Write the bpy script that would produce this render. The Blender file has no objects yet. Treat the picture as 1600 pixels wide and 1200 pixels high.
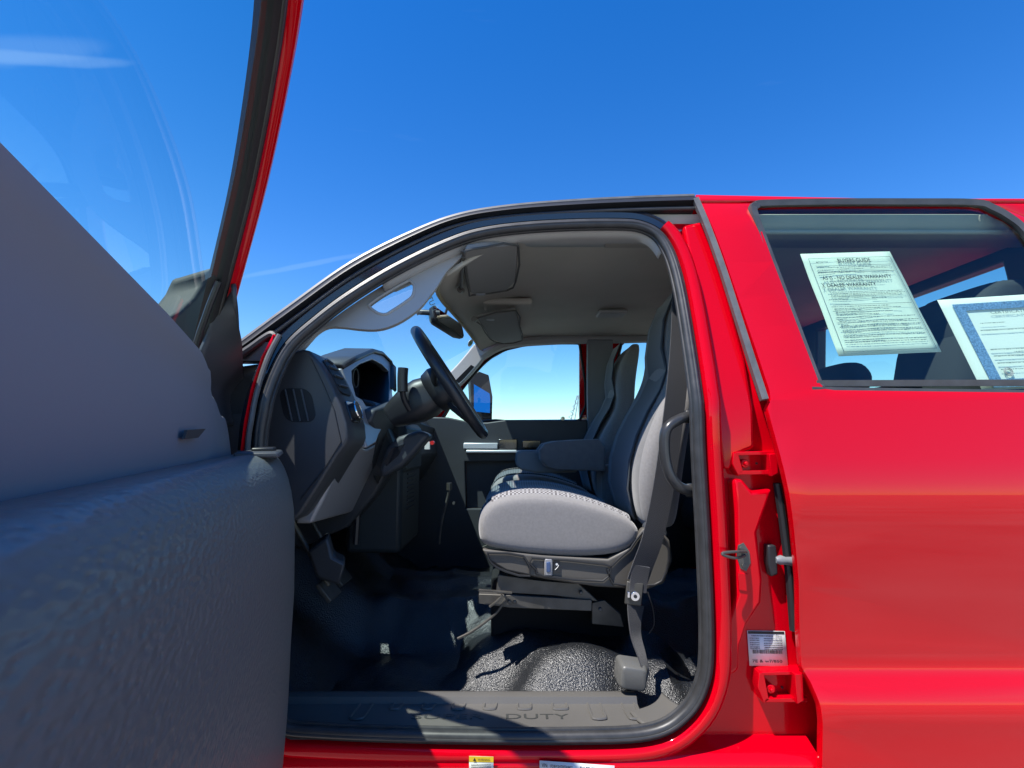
import bpy, bmesh, math, random
from mathutils import Vector as V, Matrix, noise
random.seed(7)
S = bpy.context.scene
COL = S.collection
# ------------------------------------------------------------------ camera, sky, sun, exposure
FPX = 800.0; PITCH = math.radians(6.42); CAM = V((0, -1.3, 1.40))
cam = bpy.data.cameras.new('camera'); co = bpy.data.objects.new('camera', cam); COL.objects.link(co)
cam.sensor_width = 36; cam.lens = 36 * FPX / 1600; cam.clip_start = 0.004; cam.clip_end = 5000
co.location = CAM; co.rotation_euler = (math.pi / 2 + PITCH, 0, 0); S.camera = co
SUN = V((-0.69, -0.54, 1.68)).normalized()
el = math.asin(SUN.z); az = math.atan2(SUN.x, SUN.y)
W = bpy.data.worlds.new('World'); S.world = W; W.use_nodes = True
nt = W.node_tree; bg = nt.nodes['Background']
sky = nt.nodes.new('ShaderNodeTexSky'); sky.sky_type = 'NISHITA'; sky.sun_disc = False
sky.sun_elevation = el; sky.sun_rotation = az; sky.air_density = 1.0; sky.dust_density = 0.0; sky.ozone_density = 3.0
# faint high cirrus streaks
tc = nt.nodes.new('ShaderNodeTexCoord'); mp = nt.nodes.new('ShaderNodeMapping')
mp.inputs['Rotation'].default_value = (0.1, 0.25, 0.3); mp.inputs['Scale'].default_value = (0.9, 2.5, 9)
nz = nt.nodes.new('ShaderNodeTexNoise'); nz.inputs['Scale'].default_value = 1.6; nz.inputs['Detail'].default_value = 6
rp = nt.nodes.new('ShaderNodeValToRGB'); rp.color_ramp.elements[0].position = .66; rp.color_ramp.elements[1].position = 1.0
rp.color_ramp.elements[1].color = (.12, .12, .12, 1)
mx = nt.nodes.new('ShaderNodeMixRGB'); mx.inputs['Color2'].default_value = (7, 8, 9, 1)
hs = nt.nodes.new('ShaderNodeHueSaturation'); hs.inputs["Saturation"].default_value = 1.38; hs.inputs["Hue"].default_value = .511; hs.inputs["Value"].default_value = 1.1
L = nt.links.new
L(tc.outputs['Generated'], mp.inputs['Vector']); L(mp.outputs['Vector'], nz.inputs['Vector'])
L(nz.outputs['Fac'], rp.inputs['Fac']); L(rp.outputs['Color'], mx.inputs['Fac']); L(sky.outputs['Color'], hs.inputs['Color'])
L(hs.outputs['Color'], mx.inputs['Color1'])
def wisp(prev, px, py, ax, ay, wl, ww, amt):
    r_ = (px - 800) / FPX; u_ = -(py - 600) / FPX
    d0 = V((r_, math.cos(PITCH) - u_ * math.sin(PITCH), math.sin(PITCH) + u_ * math.cos(PITCH))).normalized()
    t1 = V((ax, 0, ay)); t1 = (t1 - d0 * t1.dot(d0)).normalized(); t2 = d0.cross(t1)
    sub = nt.nodes.new('ShaderNodeVectorMath'); sub.operation = 'SUBTRACT'; L(tc.outputs['Generated'], sub.inputs[0]); sub.inputs[1].default_value = d0
    warp = nt.nodes.new('ShaderNodeTexNoise'); warp.inputs['Scale'].default_value = 9; warp.inputs['Detail'].default_value = 5; L(tc.outputs['Generated'], warp.inputs['Vector'])
    sq = []
    for t, w in ((t1, wl), (t2, ww)):
        dt = nt.nodes.new('ShaderNodeVectorMath'); dt.operation = 'DOT_PRODUCT'; L(sub.outputs[0], dt.inputs[0]); dt.inputs[1].default_value = t / w
        ad = nt.nodes.new('ShaderNodeMath'); ad.operation = 'ADD'; L(dt.outputs['Value'], ad.inputs[0])
        w2 = nt.nodes.new('ShaderNodeMath'); w2.operation = 'MULTIPLY_ADD'; L(warp.outputs['Fac'], w2.inputs[0]); w2.inputs[1].default_value = 1.2; w2.inputs[2].default_value = -.6; L(w2.outputs[0], ad.inputs[1])
        p2 = nt.nodes.new('ShaderNodeMath'); p2.operation = 'MULTIPLY'; L(ad.outputs[0], p2.inputs[0]); L(ad.outputs[0], p2.inputs[1]); sq.append(p2)
    ad = nt.nodes.new('ShaderNodeMath'); ad.operation = 'ADD'; L(sq[0].outputs[0], ad.inputs[0]); L(sq[1].outputs[0], ad.inputs[1])
    mr = nt.nodes.new('ShaderNodeMapRange'); mr.interpolation_type = 'SMOOTHERSTEP'; mr.inputs['From Max'].default_value = 1.0; mr.inputs['To Min'].default_value = amt; mr.inputs['To Max'].default_value = 0
    L(ad.outputs[0], mr.inputs['Value']); m2 = nt.nodes.new('ShaderNodeMixRGB'); m2.inputs['Color2'].default_value = (6, 7.5, 8.5, 1)
    L(mr.outputs['Result'], m2.inputs['Fac']); L(prev, m2.inputs['Color1']); return m2.outputs['Color']
cl = wisp(mx.outputs['Color'], 60, 92, 1, -.05, .13, .010, .07)
cl = wisp(cl, 30, 80, 1, .1, .10, .02, .05)
cl = wisp(cl, 470, 415, 1, .2, .16, .006, .05)
L(cl, bg.inputs['Color'])
bg.inputs['Strength'].default_value = 0.12
sd = bpy.data.lights.new('sun', 'SUN'); sd.energy = 4.6; sd.angle = math.radians(.53); sd.color = (1, .96, .9)
so = bpy.data.objects.new('sun', sd); COL.objects.link(so); so.location = (-20, -9, 23)
so.rotation_euler = SUN.to_track_quat('Z', 'Y').to_euler()
S.view_settings.view_transform = 'Standard'; S.view_settings.look = 'None'; S.view_settings.gamma = 1
S.view_settings.exposure = 0.78
S.render.engine = 'CYCLES'
try:
    S.cycles.transparent_max_bounces = 24; S.cycles.max_bounces = 10; S.cycles.sample_clamp_indirect = 6
except Exception: pass
# ------------------------------------------------------------------ measuring helpers (real planes of the truck)
def ray(px, py):
    r = (px - 800) / FPX; u = -(py - 600) / FPX
    return V((r, math.cos(PITCH) - u * math.sin(PITCH), math.sin(PITCH) + u * math.cos(PITCH)))
def hit(px, py, fn):
    d = ray(px, py); prev = fn(CAM); t = 0
    while t < 9:
        t += .01; v = fn(CAM + d * t)
        if prev * v <= 0:
            a, b = t - .01, t
            for _ in range(26):
                m = (a + b) / 2
                if fn(CAM + d * m) * prev <= 0: b = m
                else: a = m
            return CAM + d * b
        prev = v
    raise ValueError((px, py))
ZB = 1.5; K = .27; TW = 1.93
PROF = [(.45, .0), (.6, -.022), (.74, -.030), (.77, -.034), (.80, -.030), (.853, -.004), (.87, .0), (.95, -.008), (1.10, -.028), (1.22, -.041), (1.265, -.043), (1.33, -.036), (1.42, -.017), (1.5, 0)]
def ys(z):
    if z >= ZB: return K * (z - ZB) + max(0, z - 1.98) ** 2 * 1.2
    if z <= PROF[0][0]: return PROF[0][1]
    for (a, ya), (b, yb) in zip(PROF, PROF[1:]):
        if a <= z <= b:
            t = (z - a) / (b - a); return ya + (yb - ya) * t
    return 0
def yl(z): return K * max(0, z - ZB)
def side(px, py, off=0): return hit(px, py, lambda P: P.y - yl(P.z) - off)
def far(px, py, off=0): return hit(px, py, lambda P: P.y - (TW - yl(P.z)) - off)
def atY(px, py, y): d = ray(px, py); return CAM + d * ((y - CAM.y) / d.y)
def atZ(px, py, z): return hit(px, py, lambda P: P.z - z)
def atX(px, py, x): return hit(px, py, lambda P: P.x - x)
def XZ(pts, y): return [(q.x, q.z) for q in (atY(a, b, y) for a, b in pts)]
# the open driver door: its own frame (u along the door, v towards the cabin side, z up)
DPHI = math.radians(67.28); DH = V((-.770, -.0166, 0)); DK = .344
DE = V((math.cos(DPHI), -math.sin(DPHI), 0)); DN = V((math.sin(DPHI), math.cos(DPHI), 0))
def D(u, v, z): return DH + DE * u + DN * (v + DK * max(0, z - ZB)) + V((0, 0, z))
def duv(px, py, v=0):
    P = hit(px, py, lambda P: DN.dot(P - DH) - v - DK * max(0, P.z - ZB))
    return DE.dot(P - DH), P.z
# ------------------------------------------------------------------ materials
MATS = {}
def mat(name, col, rough=.5, metal=0, coat=0, bump=None, var=0, vscale=6, spec=.5, sheen=0, stretch=None, emis=None, coatr=.03, kind='noise'):
    if name in MATS: return MATS[name]
    m = bpy.data.materials.new(name); m.use_nodes = True; n = m.node_tree; b = n.nodes['Principled BSDF']
    b.inputs['Base Color'].default_value = (*col, 1); b.inputs['Roughness'].default_value = rough
    b.inputs['Metallic'].default_value = metal; b.inputs['Coat Weight'].default_value = coat
    b.inputs['Coat Roughness'].default_value = coatr; b.inputs['Specular IOR Level'].default_value = spec
    b.inputs['Sheen Weight'].default_value = sheen
    c = n.nodes.new('ShaderNodeTexCoord'); vec = c.outputs['Object']
    if stretch:
        q = n.nodes.new('ShaderNodeMapping'); q.inputs['Scale'].default_value = stretch
        n.links.new(vec, q.inputs['Vector']); vec = q.outputs['Vector']
    if var:
        t = n.nodes.new('ShaderNodeTexNoise'); t.inputs['Scale'].default_value = vscale; t.inputs['Detail'].default_value = 6
        n.links.new(vec, t.inputs['Vector'])
        r = n.nodes.new('ShaderNodeMapRange'); r.inputs['From Min'].default_value = .3; r.inputs['From Max'].default_value = .7
        r.inputs['To Min'].default_value = 1 - var; r.inputs['To Max'].default_value = 1 + var
        n.links.new(t.outputs['Fac'], r.inputs['Value'])
        x = n.nodes.new('ShaderNodeMixRGB'); x.blend_type = 'MULTIPLY'; x.inputs['Fac'].default_value = 1
        x.inputs['Color1'].default_value = (*col, 1); n.links.new(r.outputs['Result'], x.inputs['Color2'])
        n.links.new(x.outputs['Color'], b.inputs['Base Color'])
        r2 = n.nodes.new('ShaderNodeMapRange'); r2.inputs['To Min'].default_value = max(0, rough - .08); r2.inputs['To Max'].default_value = min(1, rough + .08)
        n.links.new(t.outputs['Fac'], r2.inputs['Value']); n.links.new(r2.outputs['Result'], b.inputs['Roughness'])
    if bump:
        sc, st, dist = bump
        if kind == 'voronoi':
            t = n.nodes.new('ShaderNodeTexVoronoi'); t.feature = 'SMOOTH_F1'; out = 'Distance'
        elif kind == 'wave':
            t = n.nodes.new('ShaderNodeTexWave'); out = 'Fac'
        else:
            t = n.nodes.new('ShaderNodeTexNoise'); t.inputs['Detail'].default_value = 3; out = 'Fac'
        t.inputs['Scale'].default_value = sc; n.links.new(vec, t.inputs['Vector'])
        bp = n.nodes.new('ShaderNodeBump'); bp.inputs['Strength'].default_value = st; bp.inputs['Distance'].default_value = dist
        n.links.new(t.outputs[out], bp.inputs['Height']); n.links.new(bp.outputs['Normal'], b.inputs['Normal'])
    MATS[name] = m; return m
def knit(name, c1, c2, scale, stretch=(1, 1, 1), brick=True, rough=.9):
    m = mat(name, c1, rough, sheen=.3); n = m.node_tree; b = n.nodes['Principled BSDF']
    c = n.nodes.new('ShaderNodeTexCoord'); q = n.nodes.new('ShaderNodeMapping')
    q.inputs['Scale'].default_value = stretch; n.links.new(c.outputs['Object'], q.inputs['Vector'])
    t = n.nodes.new('ShaderNodeTexChecker' if not brick else 'ShaderNodeTexWave')
    t.inputs['Scale'].default_value = scale
    n.links.new(q.outputs['Vector'], t.inputs['Vector'])
    x = n.nodes.new('ShaderNodeMixRGB'); x.inputs['Color1'].default_value = (*c1, 1); x.inputs['Color2'].default_value = (*c2, 1)
    n.links.new(t.outputs['Fac'], x.inputs['Fac']); n.links.new(x.outputs['Color'], b.inputs['Base Color'])
    bp = n.nodes.new('ShaderNodeBump'); bp.inputs['Strength'].default_value = .5; bp.inputs['Distance'].default_value = .001
    n.links.new(t.outputs['Fac'], bp.inputs['Height']); n.links.new(bp.outputs['Normal'], b.inputs['Normal'])
    return m
def glass(name, tint, refl=1.0):
    m = bpy.data.materials.new(name); m.use_nodes = True; n = m.node_tree; n.nodes.remove(n.nodes['Principled BSDF'])
    out = n.nodes['Material Output']; tr = n.nodes.new('ShaderNodeBsdfTransparent'); tr.inputs['Color'].default_value = (*tint, 1)
    gl = n.nodes.new('ShaderNodeBsdfGlossy'); gl.inputs['Roughness'].default_value = 0.0
    f = n.nodes.new('ShaderNodeLayerWeight'); f.inputs['Blend'].default_value = .5
    pw = n.nodes.new('ShaderNodeMath'); pw.operation = 'POWER'; pw.inputs[1].default_value = 4.5; n.links.new(f.outputs['Facing'], pw.inputs[0])
    ma = n.nodes.new('ShaderNodeMath'); ma.operation = 'MULTIPLY_ADD'; ma.inputs[1].default_value = refl * .85; ma.inputs[2].default_value = refl * .06; ma.use_clamp = True
    mi = n.nodes.new('ShaderNodeMixShader'); n.links.new(pw.outputs[0], ma.inputs[0]); n.links.new(ma.outputs[0], mi.inputs['Fac'])
    n.links.new(tr.outputs[0], mi.inputs[1]); n.links.new(gl.outputs[0], mi.inputs[2]); n.links.new(mi.outputs[0], out.inputs['Surface'])
    return m
RED = mat('red_paint', (.54, .0, .005), .5, 0, 1, spec=.0, coatr=.02, bump=(14, .03, .004)); RED.node_tree.nodes['Principled BSDF'].inputs['Coat IOR'].default_value = 1.52
REDJ = mat('red_jamb_paint', (.55, .0, .007), .4, 0, .6, spec=.0, coatr=.06, bump=(60, .05, .0006))
BLK = mat('black_trim', (.018, .019, .022), .42, bump=(600, .25, .0003))
GLB = mat('gloss_black', (.012, .014, .02), .14, coat=.6)
RUB = mat('rubber_seal', (.034, .034, .035), .42, bump=(180, .15, .0005), var=.25, vscale=30)
RUBL = mat('light_grey_rubber', (.10, .10, .10), .4, var=.2, vscale=25)  # lighter grey rubber; on the drip rail it carries the highlight
CHAR = mat('charcoal_plastic', (.045, .05, .058), .48, bump=(420, .35, .0004), var=.08)
CHARL = mat('dark_grey_dash_plastic', (.042, .045, .050), .45, bump=(420, .3, .0004), var=.06)
GREYP = mat('grey_plastic', (.20, .21, .225), .45, bump=(500, .2, .0003), var=.05)
SILV = mat('silver_plastic', (.31, .31, .32), .34, .2, bump=(700, .1, .0002))
PILT = mat('pillar_trim', (.38, .375, .36), .6, bump=(400, .2, .0003), var=.04)
HEAD = mat('headliner_cloth', (.44, .42, .36), .95, bump=(900, .4, .0006), var=.05)
DUP = mat('door_upper_trim', (.20, .21, .225), .6, bump=(700, .25, .00025), var=.04, vscale=3)
DLO = mat('door_lower_trim', (.105, .122, .122), .36, bump=(300, .9, .0009), kind='voronoi', stretch=(.6, .3, 1))
CARP = mat('rubber_floor_mat', (.014, .0155, .018), .30, bump=(220, 1.0, .0038), spec=.9)
SILLM = mat('sill_plate_plastic', (.105, .10, .092), .42, bump=(800, .4, .0003), var=.06)
FABL = mat('light_grey_fabric', (.215, .205, .20), .92, bump=(650, .6, .0008), var=.08, vscale=140, sheen=.4)
FABD = mat('dark_grey_fabric', (.145, .14, .138), .9, bump=(700, .5, .0008), var=.1, vscale=40, sheen=.3)  # darker grey also holds the shade on the backrest front
KNIT = knit('seat_knit', (.035, .045, .055), (.17, .19, .20), 34, (1, .15, .0))
KNITB = knit('seat_knit_back', (.03, .04, .05), (.14, .16, .18), 38, (.0, .15, 1))
KNITL = knit('light_knit_strip', (.33, .32, .32), (.10, .09, .09), 160, (1, .4, 1), brick=False)
BELT = mat('belt_webbing', (.022, .022, .026), .6, bump=(1, .0, .001))
BELT = knit('belt_weave', (.018, .018, .022), (.038, .038, .045), 420, (.5, .5, 1), rough=.6, brick=False)
STEEL = mat('zinc_steel', (.42, .41, .39), .35, 1, var=.1)
DSTEEL = mat('dark_steel', (.10, .095, .085), .5, .5, var=.25, vscale=20)
CHROME = mat('chrome', (.8, .8, .8), .08, 1)
TAUPE = mat('seat_base_plastic', (.085, .078, .068), .5, bump=(450, .3, .0004))
LEATH = mat('wheel_rim_leather', (.022, .023, .027), .36, bump=(300, .4, .0004))
WHITE = mat('white_label', (.72, .72, .70), .5)
INK = mat('black_ink', (.02, .02, .02), .6)
FAINT = mat('grey_ink', (.22, .25, .23), .6)
YEL = mat('warning_yellow', (.8, .52, .02), .5)
PAPG = mat('glass_tinted_paper', (.80, .86, .74), .7, var=.03, vscale=14)  # green cast of the tinted glass is put into the paper colour
PAPW = mat('cream_paper', (.86, .88, .82), .7, var=.02)
PBLU = mat('blue_border_ink', (.16, .28, .48), .7, var=.5, vscale=260)
ORG = mat('red_light_lens', (.6, .03, .03), .3)
TYRE = mat('tyre_rubber', (.02, .02, .02), .8)
CONC = None
GSIDE = glass('side_glass', (.70, .88, .86), 1.0)
GREAR = glass('rear_side_glass', (.70, .83, .78), 1.1)
GDOOR = glass('door_glass', (.90, 1.0, .93), .35)
GWIND = glass('windshield_glass', (.72, .90, .90), .5)
MIRR = mat('mirror_glass', (.85, .9, .95), .02, 1)
# ------------------------------------------------------------------ mesh helpers
ROOT = None
def link(o): COL.objects.link(o); return o
def obj(name, bm, m, parent=None, smooth=True, bevel=0, seg=2, sub=0, solid=0, soff=-1, label=None, ang=40):
    bmesh.ops.remove_doubles(bm, verts=bm.verts, dist=1e-5)
    bmesh.ops.recalc_face_normals(bm, faces=bm.faces)
    me = bpy.data.meshes.new(name); bm.to_mesh(me); bm.free()
    o = link(bpy.data.objects.new(name, me))
    for k in (m if isinstance(m, (list, tuple)) else [m]): me.materials.append(k)
    if smooth:
        for f in me.polygons: f.use_smooth = True
        try: me.set_sharp_from_angle(angle=math.radians(ang))
        except Exception: pass
    if solid:
        s = o.modifiers.new('solid', 'SOLIDIFY'); s.thickness = solid; s.offset = soff
    if bevel:
        b = o.modifiers.new('bevel', 'BEVEL'); b.width = bevel; b.segments = seg; b.limit_method = 'ANGLE'; b.angle_limit = math.radians(35)
        b.harden_normals = False
    if sub:
        s = o.modifiers.new('sub', 'SUBSURF'); s.levels = sub; s.render_levels = sub
    if parent is not None:
        o.parent = parent
        if parent is ROOT: o.location = -ROOT.location
    if label: o['label'] = label
    return o
def tag(o, label, cat, group=None, kind=None):
    if label: o['label'] = label
    if cat: o['category'] = cat
    if group: o['group'] = group
    if kind: o['kind'] = kind
    return o
def smoothpath(pts, n=8, closed=False):
    pts = [V(p) for p in pts]; N = len(pts); out = []
    for i in range(N if closed else N - 1):
        if closed: a, b, c, d = pts[(i - 1) % N], pts[i], pts[(i + 1) % N], pts[(i + 2) % N]
        else: a, b, c, d = pts[max(i - 1, 0)], pts[i], pts[i + 1], pts[min(i + 2, N - 1)]
        for k in range(n):
            t = k / n
            out.append(.5 * ((2 * b) + (c - a) * t + (2 * a - 5 * b + 4 * c - d) * t * t + (3 * b - a - 3 * c + d) * t ** 3))
    if not closed: out.append(pts[-1])
    return out
def sweep(bm, pts, prof, closed=False, ref=V((0, 1, 0)), cap=True, scale=None):
    """profile (a,b): a along side = tangent x ref, b along ref"""
    N = len(pts); rings = []
    for i, p in enumerate(pts):
        if closed: t = pts[(i + 1) % N] - pts[i - 1]
        else: t = pts[min(i + 1, N - 1)] - pts[max(i - 1, 0)]
        t.normalize(); a = t.cross(ref)
        if a.length < 1e-4: a = V((1, 0, 0))
        a.normalize(); b = a.cross(t).normalized()
        s = scale(i / (N - 1)) if scale else 1
        rings.append([bm.verts.new(p + a * x * s + b * y * s) for x, y in prof])
    n = len(prof)
    for i in range(N if closed else N - 1):
        r, q = rings[i], rings[(i + 1) % N]
        for j in range(n): bm.faces.new((r[j], r[(j + 1) % n], q[(j + 1) % n], q[j]))
    if cap and not closed:
        bm.faces.new(rings[0]); bm.faces.new(rings[-1][::-1])
def circ(r, n=10, sx=1, sy=1): return [(r * sx * math.cos(2 * math.pi * k / n), r * sy * math.sin(2 * math.pi * k / n)) for k in range(n)]
def tube(bm, pts, r, n=10, closed=False, sx=1, sy=1, ref=V((0, 1, 0)), scale=None): sweep(bm, [V(p) for p in pts], circ(r, n, sx, sy), closed, ref, True, scale)
def box(bm, c, s, rot=None):
    g = bmesh.ops.create_cube(bm, size=1)['verts']
    M = Matrix.Translation(V(c)) @ (rot.to_4x4() if rot else Matrix()) @ Matrix.Diagonal((*s, 1))
    bmesh.ops.transform(bm, matrix=M, verts=g); return g
def cyl(bm, c, axis, r, h, n=20, r2=None):
    g = bmesh.ops.create_cone(bm, cap_ends=True, segments=n, radius1=r, radius2=r if r2 is None else r2, depth=h)['verts']
    M = Matrix.Translation(V(c)) @ V(axis).to_track_quat('Z', 'Y').to_matrix().to_4x4()
    bmesh.ops.transform(bm, matrix=M, verts=g); return g
def plate(bm, loops, vec=None, fmap=None, cuts=None):
    """fill polygon loops (outer + holes) of points; optional cuts along z before mapping; optional extrusion vector"""
    t = bmesh.new(); es = []
    for lp in loops:
        vs = [t.verts.new(V(p)) for p in lp]
        for i in range(len(vs)): es.append(t.edges.new((vs[i], vs[(i + 1) % len(vs)])))
    bmesh.ops.triangle_fill(t, use_beauty=True, use_dissolve=False, edges=es)
    if cuts:
        for co_, no in cuts:
            bmesh.ops.bisect_plane(t, geom=t.verts[:] + t.edges[:] + t.faces[:], plane_co=co_, plane_no=no, dist=1e-6)
    if fmap:
        for v in t.verts: v.co = fmap(v.co)
    if vec is not None:
        r = bmesh.ops.extrude_face_region(t, geom=t.faces[:])
        bmesh.ops.translate(t, verts=[e for e in r['geom'] if isinstance(e, bmesh.types.BMVert)], vec=V(vec))
    me = bpy.data.meshes.new('tmp'); t.to_mesh(me); t.free(); bm.from_mesh(me); bpy.data.meshes.remove(me)
def rings_loft(bm, rings, closed_ring=True, caps=True, mats=None):
    R = [[bm.verts.new(V(p)) for p in r] for r in rings]; n = len(R[0])
    for a, b in zip(R, R[1:]):
        for j in range(n if closed_ring else n - 1):
            f = bm.faces.new((a[j], a[(j + 1) % n], b[(j + 1) % n], b[j]))
            if mats: f.material_index = mats(j)
    if caps and closed_ring:
        for r in (R[0], R[-1]):
            try: bm.faces.new(r)
            except Exception: pass
    return R
def grid(bm, fn, us, zs):
    R = [[bm.verts.new(fn(u, z)) for u in us] for z in zs]
    for a, b in zip(R, R[1:]):
        for j in range(len(us) - 1): bm.faces.new((a[j], a[j + 1], b[j + 1], b[j]))
def rect2(c, w, h, r, n=4):
    out = []
    for qx, qy, a0 in ((1, 1, 0), (-1, 1, 90), (-1, -1, 180), (1, -1, 270)):
        for k in range(n + 1):
            a = math.radians(a0 + 90 * k / n)
            out.append((c[0] + qx * (w / 2 - r) + r * math.cos(a), c[1] + qy * (h / 2 - r) + r * math.sin(a)))
    return out
def frange(a, b, n): return [a + (b - a) * i / (n - 1) for i in range(n)]
def text_bm(bm, s, fmap, size=1.0, align='LEFT', depth=0, bold=0):
    cu = bpy.data.curves.new('t', 'FONT'); cu.body = s; cu.size = size; cu.align_x = align; cu.extrude = depth; cu.offset = bold; cu.resolution_u = 3
    o = bpy.data.objects.new('t', cu); COL.objects.link(o)
    dg = bpy.context.evaluated_depsgraph_get(); me = bpy.data.meshes.new_from_object(o.evaluated_get(dg))
    for v in me.vertices: v.co = fmap(v.co)
    bm.from_mesh(me); bpy.data.objects.remove(o); bpy.data.curves.remove(cu); bpy.data.meshes.remove(me)
# ------------------------------------------------------------------ ground
gm = mat('concrete_lot', (.29, .275, .25), .9, bump=(30, .3, .01), var=.28, vscale=.9, stretch=(.5, 1.6, 1))
bm = bmesh.new(); grid(bm, lambda x, y: V((x, y, 0)), [-900, -60, -12, 0, 12, 60, 900], [-900, -60, -12, 0, 12, 60, 1500])
g = obj('ground', bm, gm, smooth=False); tag(g, 'pale concrete lot under the truck', None, kind='structure'); g['category'] = 'ground'
# ------------------------------------------------------------------ truck root
ROOT = link(bpy.data.objects.new('pickup_truck', None)); ROOT.location = (.3, TW / 2, 0); ROOT.empty_display_size = .3
tag(ROOT, 'red crew cab pickup truck with its driver door swung wide open', 'truck')
# ---- outlines measured on the near side plane
inner_px = [(413, 700), (421, 640), (436, 590), (460, 545), (500, 508), (550, 470), (620, 427), (700, 388), (760, 369), (850, 359), (960, 356), (1005, 361), (1032, 383), (1052, 440), (1072, 560), (1083, 700), (1091, 850), (1096, 1000), (1089, 1066), (1062, 1110), (1012, 1136), (900, 1142), (700, 1141), (500, 1134), (440, 1124), (412, 1080), (405, 900)]
inner = [(q.x, q.z) for q in (side(*p) for p in inner_px)]
ring = [V((x, 0, z)) for x, z in inner]; ring = smoothpath(ring, 6, True)
def offs(path, d, closed=True):
    out = []; N = len(path)
    for i, p in enumerate(path):
        t = (path[(i + 1) % N] - path[(i - 1) % N]) if closed else (path[min(i + 1, N - 1)] - path[max(i - 1, 0)])
        t.normalize(); n = V((-t.z, 0, t.x)); out.append(p + n * d)
    return out
def outward(path):  # sign making offset go outwards
    c = sum(path, V()) / len(path); o = offs(path, .01)
    return 1 if (o[0] - c).length > (path[0] - c).length else -1
SG = outward(ring)
def ringat(d, y): return [V((p.x, yl(p.z) + y, p.z)) for p in offs(ring, d * SG)]
# door opening weatherstrip: main bulb + two lips
bm = bmesh.new()
sweep(bm, ringat(.013, .0), circ(.0125, 10), True, V((0, 1, 0)))
sweep(bm, ringat(.026, .006), circ(.008, 8), True)
sweep(bm, ringat(.004, .012), circ(.007, 8), True)
sweep(bm, ringat(.017, -.010), circ(.0045, 8), True)
obj('door_seal', bm, RUB, ROOT)
# body flange ring round the opening (red, its front and top part dark)
def strip(name, segs, m, idx, parent=ROOT, **kw):
    bm = bmesh.new(); rows = [ringat(d, y) for d, y in segs]
    N = len(ring); ids = [i % N for i in idx]
    R = [[bm.verts.new(r[i]) for i in ids] for r in rows]
    for a, b in zip(R, R[1:]):
        for j in range(len(ids) - 1): bm.faces.new((a[j], a[j + 1], b[j + 1], b[j]))
    return obj(name, bm, m, parent, **kw)
NR = len(ring)   # 27*6 samples; point k*6 is inner_px[k]
strip('door_jamb_flange', [(.020, .02), (.032, .018), (.036, -.004), (.042, -.014), (.058, -.016), (.07, -.008), (.078, .02), (.085, .06)], REDJ, range(11 * 6 + 3, 25 * 6 + 1), ang=60)
strip('door_frame_panel', [(.020, .02), (.030, .016), (.034, -.002), (.050, -.008), (.058, .004), (.07, .006)], GLB, range(-3, 11 * 6 + 4), ang=60)
# drip rail / outer roof weatherstrip along pillar and roof
out_px = [(300, 590), (340, 557), (375, 532), (450, 477), (550, 407), (650, 357), (720, 332), (800, 319), (900, 311), (1000, 306), (1086, 303)]
outl = smoothpath([side(*p, off=-.006) for p in out_px], 6)
inn_px = [(300, 612), (345, 575), (390, 548), (460, 497), (555, 429), (652, 377), (722, 350), (800, 338), (900, 331), (1000, 327), (1086, 325)]
innl = smoothpath([side(*p, off=.0) for p in inn_px], 6)
bm = bmesh.new(); tube(bm, [p + V((0, .012, -.004)) for p in outl], .010, 8); obj('drip_rail', bm, RUBL, ROOT)  # grey highlight along the rail is put into the lighter rubber
bm = bmesh.new(); rings_loft(bm, [[a + V((0, .014, -.006)), (a * .7 + b * .3) + V((0, -.008, 0)), (a * .45 + b * .55) + V((0, -.012, 0)), (a * .3 + b * .7) + V((0, .012, 0)), b + V((0, .010, 0)), b + V((0, .03, -.01)), a + V((0, .06, -.01))] for a, b in zip(outl, innl)])
obj('roof_rail_trim', bm, BLK, ROOT, ang=50)
bm = bmesh.new(); tube(bm, [b + V((0, .002, 0)) for b in innl], .006, 8); obj('roof_seal_lip', bm, RUB, ROOT)
# A pillar outer skin in red in front of that, and roof
ZR = 2.118
def roofz(x, y):
    e = min(y - .17, TW - .17 - y); f = 1 - min(1, max(0, e) / .35)
    pts = [(p.x, p.z) for p in outl]; z = pts[-1][1]
    for (xa, za), (xb, zb) in zip(pts, pts[1:]):
        if xa <= x <= xb: z = za + (zb - za) * (x - xa) / (xb - xa + 1e-9); break
    z = min(z, ZR + .01) if x > -.28 else z
    return z - .012 + .03 * (1 - f * f) * min(1, max(0, (x + .3) / .3))
hdr = [(-.30, .20), (-.36, .5), (-.38, .96), (-.36, 1.43), (-.30, 1.73)]
def hx(y): return -.27 + .03 * ((y - .965) / .77) ** 2
bm = bmesh.new()
grid(bm, lambda s, y: V((hx(y) + (1.73 - hx(y)) * s, y, roofz(hx(y) + (1.73 - hx(y)) * s, y))), frange(0, 1, 24), frange(.175, TW - .175, 20))
obj('roof', bm, RED, ROOT, solid=.012, soff=1)
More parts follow.
